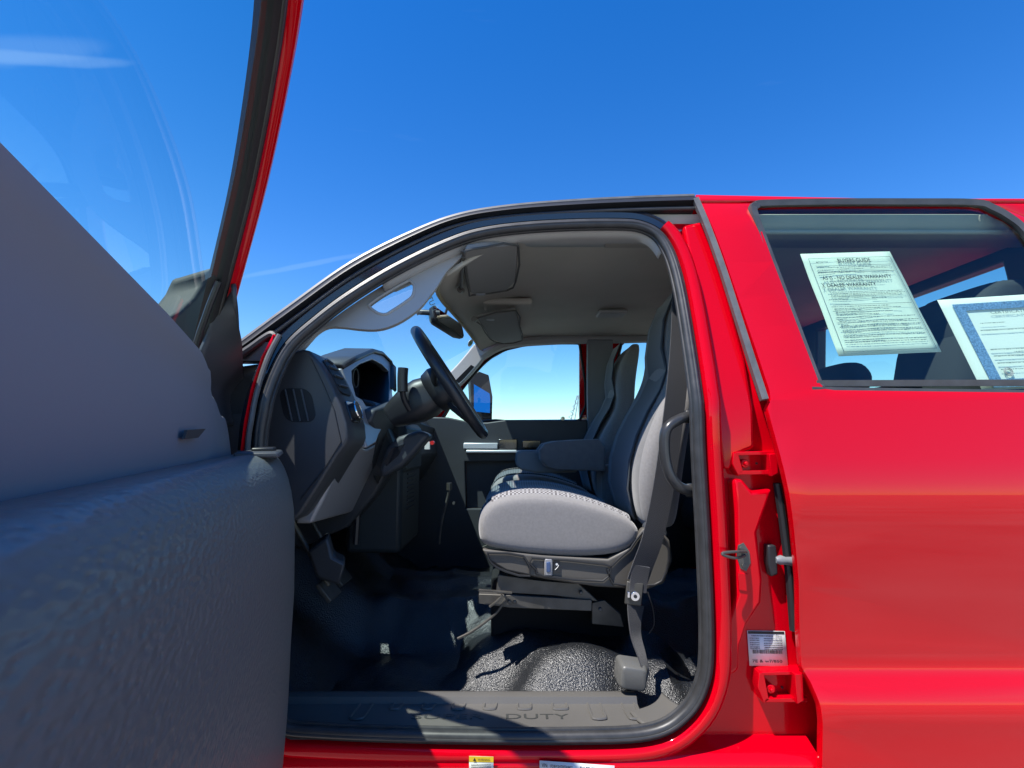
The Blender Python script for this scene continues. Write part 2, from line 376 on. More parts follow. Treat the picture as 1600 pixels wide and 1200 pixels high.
# ---- rear door outer skin
edge_px = [(1092, 301), (1105, 340), (1128, 402), (1152, 472), (1178, 548), (1199, 612), (1201, 626), (1195, 640), (1203, 690), (1213, 752), (1225, 830), (1236, 905), (1243, 985), (1248, 1040), (1258, 1062), (1266, 1090), (1269, 1120), (1270, 1160), (1270, 1230)]
E1 = [(q.x, q.z) for q in (side(*p) for p in edge_px)]
outer = E1 + [(1.35, .52), (1.48, .55), (1.58, .66), (1.66, .82), (1.72, .98), (1.74, 1.5), (1.66, 1.8), (1.52, 2.05), (1.42, 2.125), (1.2, 2.128)]
win_px = [(1176, 332), (1181, 322), (1192, 318), (1300, 316), (1420, 316), (1520, 317), (1548, 325), (1575, 340), (1600, 362), (1640, 420)]
WI = [(q.x, q.z) for q in (side(*p) for p in win_px)] + [(1.60, 1.60), (1.595, 1.535), (1.55, 1.518)] + [(q.x, q.z) for q in (side(*p) for p in [(1300, 612), (1286, 610), (1276, 600), (1240, 505), (1205, 412)])]
zc = [.5, .55, .6, .65, .7, .72, .74, .755, .77, .785, .80, .82, .84, .853, .862, .87, .9, .95, 1.0, 1.05, 1.1, 1.15, 1.2, 1.23, 1.26, 1.28, 1.3, 1.33, 1.36, 1.4, 1.45, 1.5, 1.6, 1.7, 1.8, 1.9, 2.0, 2.05, 2.1]
zcuts = [(V((0, 0, z)), V((0, 0, 1))) for z in zc]
def ysm(z):  # smoothed skin profile
    return sum(ys(z + d) for d in (-.018, -.009, 0, .009, .018)) / 5
def skin(P): return V((P.x, ysm(P.z), P.z))
def skinfar(P): return V((P.x, TW - ysm(P.z), P.z))
bm = bmesh.new()
plate(bm, [[(x, 0, z) for x, z in outer], [(x, 0, z) for x, z in WI]], None, skin, zcuts)
door2 = obj('rear_door', bm, RED, ROOT, solid=.022, soff=0, bevel=.004, ang=30)
# window rubber, glass
wl = smoothpath([V((x, yl(z) - .004, z)) for x, z in WI], 4, True)
bm = bmesh.new(); sweep(bm, wl, [(-.011, -.005), (.007, -.007), (.011, .006), (-.010, .012)], True)
obj('window_seal', bm, mat('window_rubber', (.06, .06, .06), .4, var=.2, vscale=25), door2).location = (0, 0, 0)
bm = bmesh.new(); a = side(1274, 597, -.006); sweep(bm, [a, V((1.60, yl(a.z) - .006, a.z + .003))], [(-.012, -.004), (.004, -.008), (.004, .004), (-.012, .004)])
obj('belt_molding', bm, RUBL, door2)
bm = bmesh.new(); plate(bm, [[(x, 0, z) for x, z in WI]], None, lambda P: V((P.x, yl(P.z) + .004, P.z)), zcuts[-9:])
obj('window_glass', bm, GREAR, door2)
# applique strip on leading edge of the upper frame
bm = bmesh.new(); e = smoothpath([side(*p, off=-.012) for p in [(1087, 310), (1107, 358), (1130, 422), (1155, 500), (1178, 572), (1195, 624)]], 5)
sweep(bm, e, [(-.008, -.003), (.008, -.005), (.009, .010), (-.008, .012)]); obj('frame_molding', bm, RUBL, door2)
bm = bmesh.new(); box(bm, (1.62, -.055, 1.36), (.2, .03, .035)); box(bm, (1.62, -.03, 1.36), (.22, .02, .07)); obj('door_handle', bm, BLK, door2, bevel=.01)
# inner trim of rear door
bm = bmesh.new(); plate(bm, [[(.74, .05, .66), (1.5, .05, .66), (1.6, .05, .9), (1.7, .05, 1.1), (1.7, .05, 1.5), (.80, .05, 1.5), (.74, .05, 1.3)]], (0, .04, 0)); obj('inner_trim', bm, CHAR, door2, bevel=.01)
# ---- B pillar jamb behind the gap
jl = [(q.x, q.z) for q in (side(*p) for p in [(1052, 330), (1070, 390), (1090, 470), (1108, 600), (1118, 700), (1125, 800), (1131, 900), (1137, 1000), (1130, 1070), (1090, 1130), (1000, 1170), (1000, 1240)])]
jr = [(x + .07, z) for x, z in E1[::-1]]
bm = bmesh.new()
plate(bm, [[(x, 0, z) for x, z in jl + [(.95, .5)] + jr]], None, lambda P: V((P.x, yl(P.z) + .045, P.z)), [zcuts[i] for i in (8, 20, 31, 33, 35, 37)])
obj('pillar_jamb', bm, REDJ, ROOT)
# raised pressed panels on the jamb
def jplate(name, px, y0, dep, m=REDJ, bev=.006, parent=ROOT):
    bm = bmesh.new(); plate(bm, [[tuple(side(a, b, y0)) for a, b in px]], (0, dep, 0)); return obj(name, bm, m, parent, bevel=bev, seg=3)
jplate('jamb_pressing', [(1068, 352), (1098, 345), (1116, 392), (1140, 470), (1165, 560), (1178, 640), (1180, 700), (1150, 712), (1142, 735), (1128, 730), (1114, 620), (1092, 480)], .016, .035, bev=.010)
jplate('jamb_pressing', [(1146, 750), (1160, 748), (1176, 768), (1208, 764), (1184, 832), (1192, 905), (1190, 942), (1166, 978), (1156, 1010), (1154, 1050), (1136, 1060), (1140, 1000), (1136, 980), (1152, 930), (1150, 800)], .006, .045, bev=.009)
# hinge pockets
for px, sc in (((1148, 706, 1222, 742), 1), ((1188, 1050, 1262, 1098), 1.1)):
    bm = bmesh.new(); x0, y0, x1, y1 = px
    for q in ([(x0, y0), (x1, y0 - 2), (x1, y0 + 5), (x0 + 4, y0 + 6)], [(x0 + 8, y1 - 6), (x1, y1 - 8), (x1, y1), (x0 + 4, y1)], [(x0 - 2, y0), (x0 + 6, y0 + 4), (x0 + 14, y1 - 4), (x0 + 6, y1 + 2), (x0 - 4, (y0 + y1) / 2)]):
        plate(bm, [[tuple(side(a, b, .012)) for a, b in q]], (0, .04, 0))
    c = side(x0 + 14, (y0 + y1) / 2, .03); cyl(bm, c, (0, 1, 0), .011, .02, 12); cyl(bm, c - V((0, .012, 0)), (0, 1, 0), .006, .012, 6)
    q = [(x1 - 20, y0 + 3), (x1 - 8, y0 + 2), (x1 - 6, y1 - 2), (x1 - 16, y1 + 3)]
    plate(bm, [[tuple(side(a, b, -.002)) for a, b in q]], (0, .05, 0))
    obj('rear_door_hinge', bm, REDJ, ROOT, bevel=.002)
    bm = bmesh.new(); cyl(bm, side(x0 + 34, (y0 + y1) / 2, .0435), (0, 1, 0), .003, .004, 8); obj('jamb_hole', bm, BLK, ROOT)
# striker: plate with two screws and a loop reaching out over the opening
sp = side(1160, 868, .0)
bm = bmesh.new(); plate(bm, [[tuple(side(a, b, .004)) for a, b in [(1154, 852), (1162, 848), (1171, 862), (1173, 880), (1166, 893), (1157, 888), (1152, 870)]]], (0, .006, 0))
for a, b in ((1158, 857), (1162, 884)): cyl(bm, side(a, b, .002), (0, 1, 0), .005, .006, 6)
tube(bm, smoothpath([side(1164, 868, .004), side(1150, 872, -.03), side(1132, 868, -.045), side(1130, 864, -.045), side(1150, 862, -.03), side(1166, 862, .004)], 4), .0035, 8)
obj('door_striker', bm, DSTEEL, ROOT, bevel=.001)
bm = bmesh.new(); plate(bm, [[tuple(side(a, b, .02)) for a, b in [(1200, 852), (1213, 852), (1215, 868), (1216, 898), (1205, 902), (1200, 880)]]], (0, .025, 0)); obj('latch_cover', bm, BLK, ROOT, bevel=.004)
bm = bmesh.new(); p0 = side(1212, 875, .02)
tube(bm, [p0, p0 + V((.012, 0, 0)), p0 + V((.024, 0, -.002)), p0 + V((.045, 0, -.004))], .012, 12, scale=lambda t: [.6, 1, .8, 1][min(3, int(t * 3.01))], ref=V((0, 0, 1))); obj('rubber_bumper', bm, GREYP, ROOT)
bm = bmesh.new(); tube(bm, smoothpath([side(*p, off=.03) for p in [(1214, 755), (1225, 830), (1234, 910), (1240, 985)]], 4), .010, 8); obj('hinge_gap_shade', bm, BLK, ROOT)  # black tube added to stand in for the hinge gap's shade
jplate('jamb_recess', [(1153, 895), (1170, 897), (1173, 925), (1155, 922)], .003, .004, REDJ, .001)
# certification label
def quadmap(c, off):
    """(s,t) in 0..1 from top-left; off = outward push"""
    tl, tr, br, bl = [V(q) for q in c]; n = (tr - tl).cross(bl - tl).normalized()
    if n.y > 0: n = -n
    return lambda s, t, k=1: (tl * (1 - s) + tr * s) * (1 - t) + (bl * (1 - s) + br * s) * t + n * off * k
def sheet(name, corners, m, parent=None, th=.0006, nx=1, ny=1, curl=None, label=None):
    f = quadmap(corners, th); bm = bmesh.new()
    grid(bm, lambda s, t: f(s, t) + (curl(s, t) if curl else V()), frange(0, 1, nx + 1), frange(0, 1, ny + 1))
    return obj(name, bm, m, parent, solid=.0003, soff=0, label=label)
def bars(bm, f, rows, k=1.6):
    for s0, t0, s1, t1 in rows:
        vs = [bm.verts.new(f(*q, k)) for q in ((s0, t0), (s1, t0), (s1, t1), (s0, t1))]; bm.faces.new(vs)
def words(bm, f, s, t, h, txt, width, k=1.6, asp=1.0, bold=.01):
    # scale so the whole text spans 'width' of the sheet
    t_ = bmesh.new(); text_bm(t_, txt, lambda c: c, 1, bold=bold)
    xs = [v.co.x for v in t_.verts]; x0, x1 = min(xs), max(xs)
    for v in t_.verts: v.co = f(s + (v.co.x - x0) / (x1 - x0) * width, t - v.co.y * h / .72, k)
    me = bpy.data.meshes.new('t'); t_.to_mesh(me); t_.free(); bm.from_mesh(me); bpy.data.meshes.remove(me)
def scribble(bm, f, s0, s1, t, h, k=1.6, dens=.012):
    s = s0
    while s < s1:
        w = random.uniform(.4, 2.6) * dens
        bars(bm, f, [(s, t, min(s + w, s1), t + h * random.uniform(.6, 1))], k); s += w + dens * random.uniform(.2, .7)
lc = [side(a, b, .0425) for a, b in [(1167, 985), (1226, 986), (1231, 1041), (1171, 1040)]]
lab = sheet('certification_label', lc, WHITE, ROOT); f = quadmap(lc, .0012); bm = bmesh.new()
bars(bm, f, [(.02, .01, .98, .09)], 1)
scribble(bm, f, .1, .9, .13, .03)
for i, t in enumerate([.2, .26, .33, .39, .45, .5]): scribble(bm, f, .05, .3, t, .025); scribble(bm, f, .42, .9, t + .01, .025)
x = .1
while x < .88:
    w = random.choice([.006, .01, .016]); bars(bm, f, [(x, .54, x + w, .65)], 1.2); x += w + random.choice([.006, .01])
words(bm, f, .08, .90, .08, '7E & w7/850', .78, 1.2)
words(bm, f, .12, .08, .045, 'MANUFACTURED BY', .7, 2.2)
obj('label_print', bm, INK, lab, smooth=False)
# ---- rocker + sill
bm = bmesh.new(); prof = [(.100, .05), (.086, .012), (.080, -.002), (.064, -.012), (.055, -.014), (.035, -.006), (.02, -.002), (-.06, -.012), (-.10, .02), (-.10, .09)]
rings_loft(bm, [[V((x, y - .004, .60 + z * .98 - .012)) for z, y in prof] for x in frange(-.85, .72, 12)], True, True); obj('rocker_panel', bm, REDJ, ROOT)
def rocker_y(z): return -.02
wc = [atY(a, b, -.023) for a, b in [(733, 1181), (771, 1182), (771, 1214), (733, 1213)]]
wl_ = sheet('warning_sticker', wc, WHITE, ROOT, label='small yellow and white warning sticker on the rocker'); f = quadmap(wc, .0012); bm = bmesh.new()
bars(bm, f, [(.0, .0, 1, .28)], 1); obj('sticker_header', bm, YEL, wl_, smooth=False)
bm = bmesh.new(); words(bm, f, .36, .2, .11, 'WARNING', .5, 2)
vs = [bm.verts.new(f(*q, 2)) for q in ((.16, .22), (.3, .22), (.23, .06))]; bm.faces.new(vs)
for t in (.36, .44, .52, .60): scribble(bm, f, .08, .9, t, .04)
obj('sticker_print', bm, INK, wl_, smooth=False)
wc = [atY(a, b, -.023) for a, b in [(843, 1188), (960, 1196), (960, 1226), (843, 1218)]]
wl_ = sheet('vin_sticker', wc, WHITE, ROOT, label='white number sticker on the rocker'); f = quadmap(wc, .0012); bm = bmesh.new()
words(bm, f, .03, .32, .2, 'VIN:', .08, 1); words(bm, f, .14, .32, .16, '1FD8W3HT0FEA8452', .30, 1); words(bm, f, .54, .32, .16, 'DATE 02', .2, 1)
for t in (.5, .62, .74): scribble(bm, f, .04, .94, t, .06)
obj('sticker_print', bm, INK, wl_, smooth=False)
# scuff plate
ZS = .716
bm = bmesh.new(); xs = frange(-.78, .33, 30)
sp_ = [(-.012, -.035), (-.004, -.028), (0, -.018), (0, .0), (.002, .07), (.004, .098), (.018, .106), (.021, .125), (.016, .142), (-.01, .155)]
rings_loft(bm, [[V((x, .035 + y, ZS + z - .006)) for z, y in sp_] for x in xs], True, True); sill = obj('scuff_plate', bm, SILLM, ROOT, ang=50)
def onsill(px, py): return atZ(px, py, ZS - .0025)
for xt, xb in ((570, 545), (622, 600), (668, 652), (712, 702), (760, 752), (810, 808), (862, 866), (915, 926), (966, 984)):
    bm = bmesh.new(); long_ = xt > 900 or xt < 580
    a = onsill(xt, 1090); b = onsill(xb + (0 if long_ else (xt - xb) * .4), 1123 if long_ else 1108); c = onsill(xt + 18, 1090); d = onsill(xb + 22, 1123 if long_ else 1108)
    tube(bm, smoothpath([a, b + (a - b) * .12, b + (d - b) * .25, d + (b - d) * .25, d + (c - d) * .12, c], 3), .0038, 6, ref=V((0, 0, 1))); obj('sill_rib', bm, SILLM, sill)
bm = bmesh.new(); A_ = onsill(642, 1122); B_ = onsill(890, 1124)
for w_, s0_, s1_ in (('SUPER', 0, .46), ('DUTY', .60, 1)):
    bm = bmesh.new(); words(bm, lambda s, t, k=1: V((A_.x + (B_.x - A_.x) * s, A_.y - (t - 1) * 1.0 * .03, ZS - .0045)), s0_, 1, .8, w_, s1_ - s0_, 1, bold=.0)
    obj('sill_lettering', bm, mat('embossed_letters', (.05, .052, .05), .3), sill, smooth=False, solid=.0014, soff=0)
bm = bmesh.new(); cr = smoothpath([V((.33, .0, .716)), V((.38, .015, .722)), V((.41, .035, .727)), V((.43, .06, .735))], 4)
rings_loft(bm, [[p + V((0, .01, -.02)), p + V((0, .015, 0)), p + V((-.02, .05, .0)), p + V((-.03, .09, .0)), p + V((-.03, .10, -.03))] for p in cr], False, False); obj('sill_corner_trim', bm, SILLM, ROOT, solid=.005)
# ---- near front jamb (hinge pillar) + fender
fj = [(q.x, q.z) for q in (side(*p) for p in [(438, 525), (420, 560), (404, 610), (394, 660), (389, 700), (386, 800), (388, 1000), (400, 1100)])]
bm = bmesh.new(); rings_loft(bm, [[V((x - .018, yl(z) - .0, z)), V((x - .008, yl(z) - .024, z)), V((x - .002, yl(z) - .01, z)), V((x + .008, yl(z) + .02, z))] for x, z in fj], False, False)
obj('hinge_pillar', bm, REDJ, ROOT, solid=.006)
bm = bmesh.new(); tube(bm, smoothpath([V((x + .004, yl(z) - .014, z)) for x, z in fj], 4), .007, 8); obj('pillar_seal_strip', bm, RUBL, ROOT)
bm = bmesh.new(); box(bm, (-.80, .03, 1.51), (.07, .06, .22)); box(bm, (-.78, .02, 1.40), (.06, .05, .10))
obj('fender_foam', bm, mat('grey_foam', (.30, .28, .27), .9, bump=(40, 1, .01), var=.35, vscale=12), ROOT, bevel=.015)
bm = bmesh.new(); tube(bm, smoothpath([side(*p, off=-.01) for p in [(372, 556), (392, 543), (410, 530), (424, 522), (430, 526)]], 4), .010, 8); box(bm, side(402, 552, .03), (.12, .06, .05)); obj('cowl_corner', bm, BLK, ROOT)
# front end body: fenders, hood, grille, bumper
def fender(sgn):
    bm = bmesh.new(); cx, cz, r = -1.78, .46, .50
    pts = [(-.80, 0, .52), (-.80, 0, 1.46), (-1.2, 0, 1.44), (-1.9, 0, 1.39), (-2.45, 0, 1.32), (-2.52, 0, 1.2), (-2.52, 0, .70), (-2.30, 0, .62)]
    pts += [(cx + r * math.cos(a), 0, cz + r * math.sin(a)) for a in [math.radians(t) for t in range(170, 5, -15)]]
    cuts = [(V((0, 0, z)), V((0, 0, 1))) for z in (.6, .75, .8, .86, .95, 1.1, 1.2, 1.27, 1.33, 1.4)]
    fm = (lambda P: V((P.x, ysm(P.z) + max(0, -P.x - 2.2) ** 2 * .6, P.z))) if sgn > 0 else (lambda P: V((P.x, TW - ysm(P.z) - max(0, -P.x - 2.2) ** 2 * .6, P.z)))
    plate(bm, [pts], None, fm, cuts); return obj('fender', bm, RED, ROOT, solid=.02, soff=0, bevel=.004, ang=30)
fender(1); fender(-1)
bm = bmesh.new(); hz = lambda x, y: 1.47 + .05 * (1 - ((y - TW / 2) / .95) ** 2) - .10 * max(0, -x - 1.1) ** 1.3 + (.03 if abs(abs(y - TW / 2) - .35) < .12 else 0)
grid(bm, lambda x, y: V((x, y, hz(x, y))), frange(-1.12, -2.5, 16), frange(.02, TW - .02, 26)); obj('hood', bm, RED, ROOT, solid=.02, soff=1)
bm = bmesh.new(); grid(bm, lambda x, y: V((x, y, 1.485 + .02 * math.sin((x + 1.1) * 9))), frange(-1.15, -.80, 6), frange(.05, TW - .05, 16)); obj('cowl', bm, BLK, ROOT, solid=.02)
bm = bmesh.new(); box(bm, (-2.53, TW / 2, 1.0), (.06, 1.5, .55))
for z in (.86, 1.0, 1.14): box(bm, (-2.57, TW / 2, z), (.04, 1.1, .04))
obj('grille', bm, CHROME, ROOT, bevel=.01)
bm = bmesh.new(); box(bm, (-2.62, TW / 2, .66), (.22, 1.95, .24)); obj('front_bumper', bm, CHROME, ROOT, bevel=.04)
for y in (.14, TW - .14):
    bm = bmesh.new(); box(bm, (-2.535, y, 1.08), (.06, .24, .26)); obj('headlight', bm, GSIDE if False else mat('lamp_lens', (.7, .75, .8), .1), ROOT, bevel=.02)
# bed and rear cab corner
def bedside(sgn):
    bm = bmesh.new(); cx, cz, r = 2.75, .46, .50
    pts = [(1.80, 0, .60), (1.80, 0, 1.50), (3.95, 0, 1.50), (3.95, 0, .70), (3.40, 0, .62)] + [(cx + r * math.cos(a), 0, cz + r * math.sin(a)) for a in [math.radians(t) for t in range(10, 175, 15)]]
    cuts = [(V((0, 0, z)), V((0, 0, 1))) for z in (.7, .77, .8, .86, .95, 1.1, 1.2, 1.27, 1.33, 1.4)]
    plate(bm, [pts], None, skin if sgn > 0 else skinfar, cuts); return obj('bed_side', bm, RED, ROOT, solid=.04, soff=0, bevel=.006, ang=30)
bedside(1); bedside(-1)
bm = bmesh.new(); box(bm, (2.87, TW / 2, .95), (2.1, 1.8, .04)); box(bm, (1.83, TW / 2, 1.2), (.04, 1.8, .5)); box(bm, (3.92, TW / 2, 1.2), (.05, 1.8, .56)); obj('bed_floor', bm, RED, ROOT)
for sgn in (1, -1):
    bm = bmesh.new()
    pts = [(1.75, 0, .98), (1.78, 0, .60), (1.79, 0, .60), (1.79, 0, 1.52), (1.80, 0, 1.6), (1.77, 0, 2.05), (1.70, 0, 2.125), (1.43, 0, 2.127), (1.53, 0, 2.055), (1.67, 0, 1.8), (1.75, 0, 1.5)]
    plate(bm, [pts], None, skin if sgn > 0 else skinfar, zcuts[::2]); obj('cab_corner', bm, RED, ROOT, solid=.02, soff=0)
for x in (-1.78, 2.75):
    for y in (.16, TW - .16):
        bm = bmesh.new(); s = -1 if y < 1 else 1
        R = [(0.30, -.12), (.42, -.13), (.455, -.11), (.465, -.06), (.465, .06), (.455, .11), (.42, .13), (.30, .12)]
        rings_loft(bm, [[V((x + r * math.cos(a), y + w, .465 + r * math.sin(a))) for a in [2 * math.pi * k / 36 for k in range(36)]] for r, w in R], True, False)
        wh = obj('wheel', bm, TYRE, ROOT); bm = bmesh.new()
        cyl(bm, (x, y + s * .05, .465), (0, 1, 0), .30, .10, 32); cyl(bm, (x, y + s * .11, .465), (0, 1, 0), .09, .06, 20)
        for k in range(8):
            a = k * math.pi / 4; cyl(bm, (x + .14 * math.cos(a), y + s * .11, .465 + .14 * math.sin(a)), (0, 1, 0), .018, .03, 8)
        obj('rim', bm, STEEL, wh, bevel=.006)
bm = bmesh.new(); box(bm, (.7, .5, .50), (5.4, .1, .16)); box(bm, (.7, 1.43, .50), (5.4, .1, .16)); box(bm, (-1.78, TW / 2, .46), (.14, 1.6, .14)); box(bm, (2.75, TW / 2, .46), (.14, 1.6, .14)); obj('chassis_frame', bm, BLK, ROOT)

# ---- far side of the cab
fw = [(q.x, q.z) for q in (far(*p) for p in [(690, 662), (735, 664), (752, 660), (775, 657), (905, 656), (905, 541), (902, 538), (860, 538), (820, 541), (790, 548), (765, 562), (742, 585), (715, 620)])]
rw = [(q.x, q.z) for q in (far(*p) for p in [(969, 655), (969, 542), (975, 536), (1000, 535)])] + [(1.38, 2.0), (1.50, 1.9), (1.62, 1.6), (1.6, 1.53)]
fo = [(-.80, .5), (-.80, 1.50), (-.62, 1.60), (-.40, 1.78), (-.21, 1.95), (-.06, 2.05), (.2, 2.125), (1.42, 2.127), (1.52, 2.05), (1.67, 1.8), (1.75, 1.5), (1.75, .98), (1.5, .8), (1.12, .5)]
bm = bmesh.new(); plate(bm, [[(x, 0, z) for x, z in fo], [(x, 0, z) for x, z in fw], [(x, 0, z) for x, z in rw]], None, skinfar, zcuts); fard = obj('passenger_side', bm, RED, ROOT, solid=.035, soff=0, ang=30)
bm = bmesh.new()
for w_ in (fw, rw): plate(bm, [[(x, 0, z) for x, z in w_]], None, lambda P: V((P.x, TW - yl(P.z), P.z)), [zcuts[i] for i in (33, 35)])
obj('side_glass', bm, GSIDE, fard)
bm = bmesh.new()
for w_ in (fw, rw): sweep(bm, smoothpath([V((x, TW - yl(z) - .026, z)) for x, z in w_], 4, True), circ(.008, 8), True)
obj('window_rubber', bm, BLK, fard)
# inner trim: lower panels and pillars
def trimplate(name, loops, y, th, m, parent=ROOT, bev=.008):
    bm = bmesh.new(); plate(bm, [[(x, 0, z) for x, z in l] for l in loops], (0, th, 0), lambda P: V((P.x, y - yl(P.z), P.z)), [zcuts[i] for i in (33, 35)]); return obj(name, bm, m, parent, bevel=bev)
farpanel = [(q.x, q.z) for q in (far(*p, off=-.10) for p in [(620, 650), (700, 652), (738, 660), (762, 660), (790, 656), (918, 656), (922, 760), (922, 905), (620, 905)])]
hole = [(q.x, q.z) for q in (far(*p, off=-.10) for p in [(727, 722), (850, 720), (850, 795), (728, 795)])]
fdp = trimplate('passenger_door_panel', [farpanel, hole], TW - .10, .05, CHARL)
bm = bmesh.new(); plate(bm, [[(x, TW - .04, z) for x, z in hole]], (0, .01, 0)); obj('map_pocket', bm, CHAR, fdp)
def pxbox(bm, x0, y0, x1, y1, y, th):
    a = atY(x0, y0, y); b = atY(x1, y1, y); box(bm, ((a.x + b.x) / 2, y + th / 2, (a.z + b.z) / 2), (abs(b.x - a.x), th, abs(a.z - b.z)))
bm = bmesh.new(); pxbox(bm, 724, 692, 778, 702, TW - .15, .05); pxbox(bm, 728, 703, 850, 708, TW - .15, .05); obj('silver_pull', bm, mat('bright_silver_trim', (.55, .57, .6), .35, .3), fdp, bevel=.006)
bm = bmesh.new(); pxbox(bm, 779, 686, 808, 702, TW - .14, .04); pxbox(bm, 816, 688, 845, 700, TW - .14, .04); pxbox(bm, 780, 702, 850, 704, TW - .14, .05); obj('inner_handle', bm, GLB, fdp, bevel=.006)
bm = bmesh.new(); cyl(bm, atY(879, 654, TW - .12), (0, 1, 0), .012, .04, 12); obj('lock_button', bm, CHROME, fdp)
bp = [(q.x, q.z) for q in (far(*p, off=-.09) for p in [(918, 530), (958, 530), (962, 800), (922, 800)])]
trimplate('passenger_pillar_trim', [bp], TW - .09, .05, GREYP)
rp_ = [(bp[1][0] + .02, 1.52), (1.65, 1.52), (1.65, .66), (bp[1][0] + .02, .66)]
trimplate('rear_passenger_door_panel', [rp_], TW - .10, .05, CHAR)
# header rail trim along far windows
bm = bmesh.new(); tube(bm, smoothpath([far(*p, off=-.05) for p in [(752, 557), (775, 543), (800, 536), (850, 532), (905, 530), (960, 529), (1010, 528)]] + [V((1.5, TW - .22, 2.035))], 4), .030, 8); obj('headliner_edge', bm, PILT, ROOT)
# far A pillar trim with handle
pa = smoothpath([far(*p, off=-.05) for p in [(640, 650), (680, 618), (705, 598), (725, 578), (742, 558), (752, 545)]], 5)
bm = bmesh.new(); sweep(bm, pa, [(-.05, -.02), (.05, -.02), (.055, .03), (-.055, .03)]); fap = obj('passenger_pillar_handle', bm, mat('lit_pillar_plastic', (.45, .46, .45), .5), ROOT, bevel=.012, seg=3)  # whiteness of the sunlit pillar is put into this paler plastic
bm = bmesh.new(); q = [far(*p, off=-.078) for p in [(712, 594), (736, 570), (741, 573), (718, 600)]]; plate(bm, [[tuple(a) for a in q]], (0, .01, 0)); obj('handle_slot', bm, BLK, fap)
# far mirror
bm = bmesh.new(); c = [(734, 588), (748, 580), (764, 586), (770, 620), (769, 660), (738, 662)]; plate(bm, [[tuple(atY(a, b, 2.22)) for a, b in c]], (-.02, .05, 0)); 
mh = obj('passenger_mirror', bm, BLK, ROOT, bevel=.006)
bm = bmesh.new(); plate(bm, [[tuple(atY(a, b, 2.212)) for a, b in [(740, 592), (749, 584), (761, 590), (766, 622), (766, 646), (742, 644)]]], (0, .004, 0))
mc0 = atY(753, 620, 2.19)
for v in bm.verts: v.co.y += (v.co.x - mc0.x) * .3 - .02 + (v.co.z - mc0.z) * .5
obj('mirror_glass', bm, MIRR, mh)
bm = bmesh.new(); tube(bm, [V((-.30, 1.95, 1.60)), V((-.27, 2.23, 1.58))], .015, 8); obj('mirror_arm', bm, BLK, mh)

# ---- headliner, header, windshield
hp = [(.19, 700, 425), (.30, 685, 447), (.55, 690, 466), (.9, 708, 488), (1.3, 727, 511), (1.62, 744, 534), (1.72, 752, 545)]
H0 = smoothpath([atY(a, b, y) for y, a, b in hp], 5)
def hl(P, s):  # s 0..1 from header to the rear
    y = P.y; e = min((y - .15) / .20, (TW - .15 - y) / .20, 1); e = max(e, 0)
    x = P.x + (1.66 - P.x) * s; ramp = min(1, (x - P.x) / .35)
    top = 2.035 + .012 * e
    z = P.z + (top - P.z) * (1 - (1 - ramp) ** 2)
    return V((x, y, z - .015 * (1 - e)))
bm = bmesh.new(); ss = [0, .02, .05, .08, .11, .15, .2, .27, .35, .45, .52, .55, .6, .7, .85, 1]
rings_loft(bm, [[hl(P, s) for P in H0] for s in ss], False, False); obj('headliner', bm, HEAD, ROOT, solid=.012, soff=1)
# near side header strip of the headliner joining the seal
bm = bmesh.new(); nh = [p for p in ringat(.0, .02)][8 * 6 - 14:11 * 6 + 8]
rings_loft(bm, [[p, p + V((0, .03, -.012)), V((p.x, .28, 2.03 if p.x > -.05 else 2.03 - (-.05 - p.x) * .5)), V((p.x, .34, 2.042 if p.x > -.05 else 2.04 - (-.05 - p.x) * .45))] for p in nh], False, False)
obj('roof_side_trim', bm, PILT, ROOT, solid=.006, soff=1)
bm = bmesh.new(); rings_loft(bm, [[V((x, .185, 2.085)), V((x, .21, 2.05)), V((x, .30, 2.03))] for x in frange(.30, 1.69, 6)], False, False); obj('roof_edge_trim', bm, HEAD, ROOT, solid=.006)
# dome bump
bm = bmesh.new(); c = atZ(955, 490, 2.03); box(bm, c, (.14, .10, .02)); obj('dome_lamp', bm, PILT, ROOT, bevel=.008)
# overhead console hump between visors
bm = bmesh.new(); box(bm, (-.02, .98, 2.02), (.22, .14, .03)); obj('overhead_console', bm, HEAD, ROOT, bevel=.014, seg=4)
def visor(px, z, name, clips):
    def vz(x): q = max(0, min(1, (x + .24) / .35)); return 1.93 + .105 * (1 - (1 - q) ** 2) - .036 + (z - 2.0)
    bm = bmesh.new(); pts = [hit(a, b, lambda P: P.z - vz(P.x)) for a, b in px]; plate(bm, [[tuple(p) for p in pts]], (0, 0, .018))
    v = obj(name, bm, mat('visor_cloth', (.22, .22, .21), .9, bump=(900, .3, .0004)), ROOT, bevel=.007, seg=3)
    bm = bmesh.new(); tube(bm, smoothpath(pts, 2, True), .0035, 6, True, ref=V((0, 0, 1))); obj('visor_dark_edge', bm, mat('visor_edge', (.07, .07, .065), .8), v)  # dark tube added round the visor edge for contrast
    z = pts[0].z; bm = bmesh.new(); a, b = clips
    c = atZ(*a, z - .004); cyl(bm, c, (0, 1, .2), .012, .04, 10); tube(bm, [c, pts[0] + V((.0, .0, .0))], .006, 8); obj('visor_pivot', bm, DSTEEL, v)
    bm = bmesh.new(); box(bm, atZ(*b, z - .002), (.035, .012, .006)); obj('visor_clip', bm, GREYP, v)
    return v
visor([(724, 400), (728, 392), (760, 386), (810, 384), (806, 440), (792, 454), (740, 461), (733, 457)], 2.0, 'sun_visor', ((720, 453), (751, 460)))
visor([(745, 497), (806, 485), (812, 510), (816, 532), (786, 537), (766, 530), (752, 508)], 1.985, 'sun_visor', ((741, 499), (766, 500)))
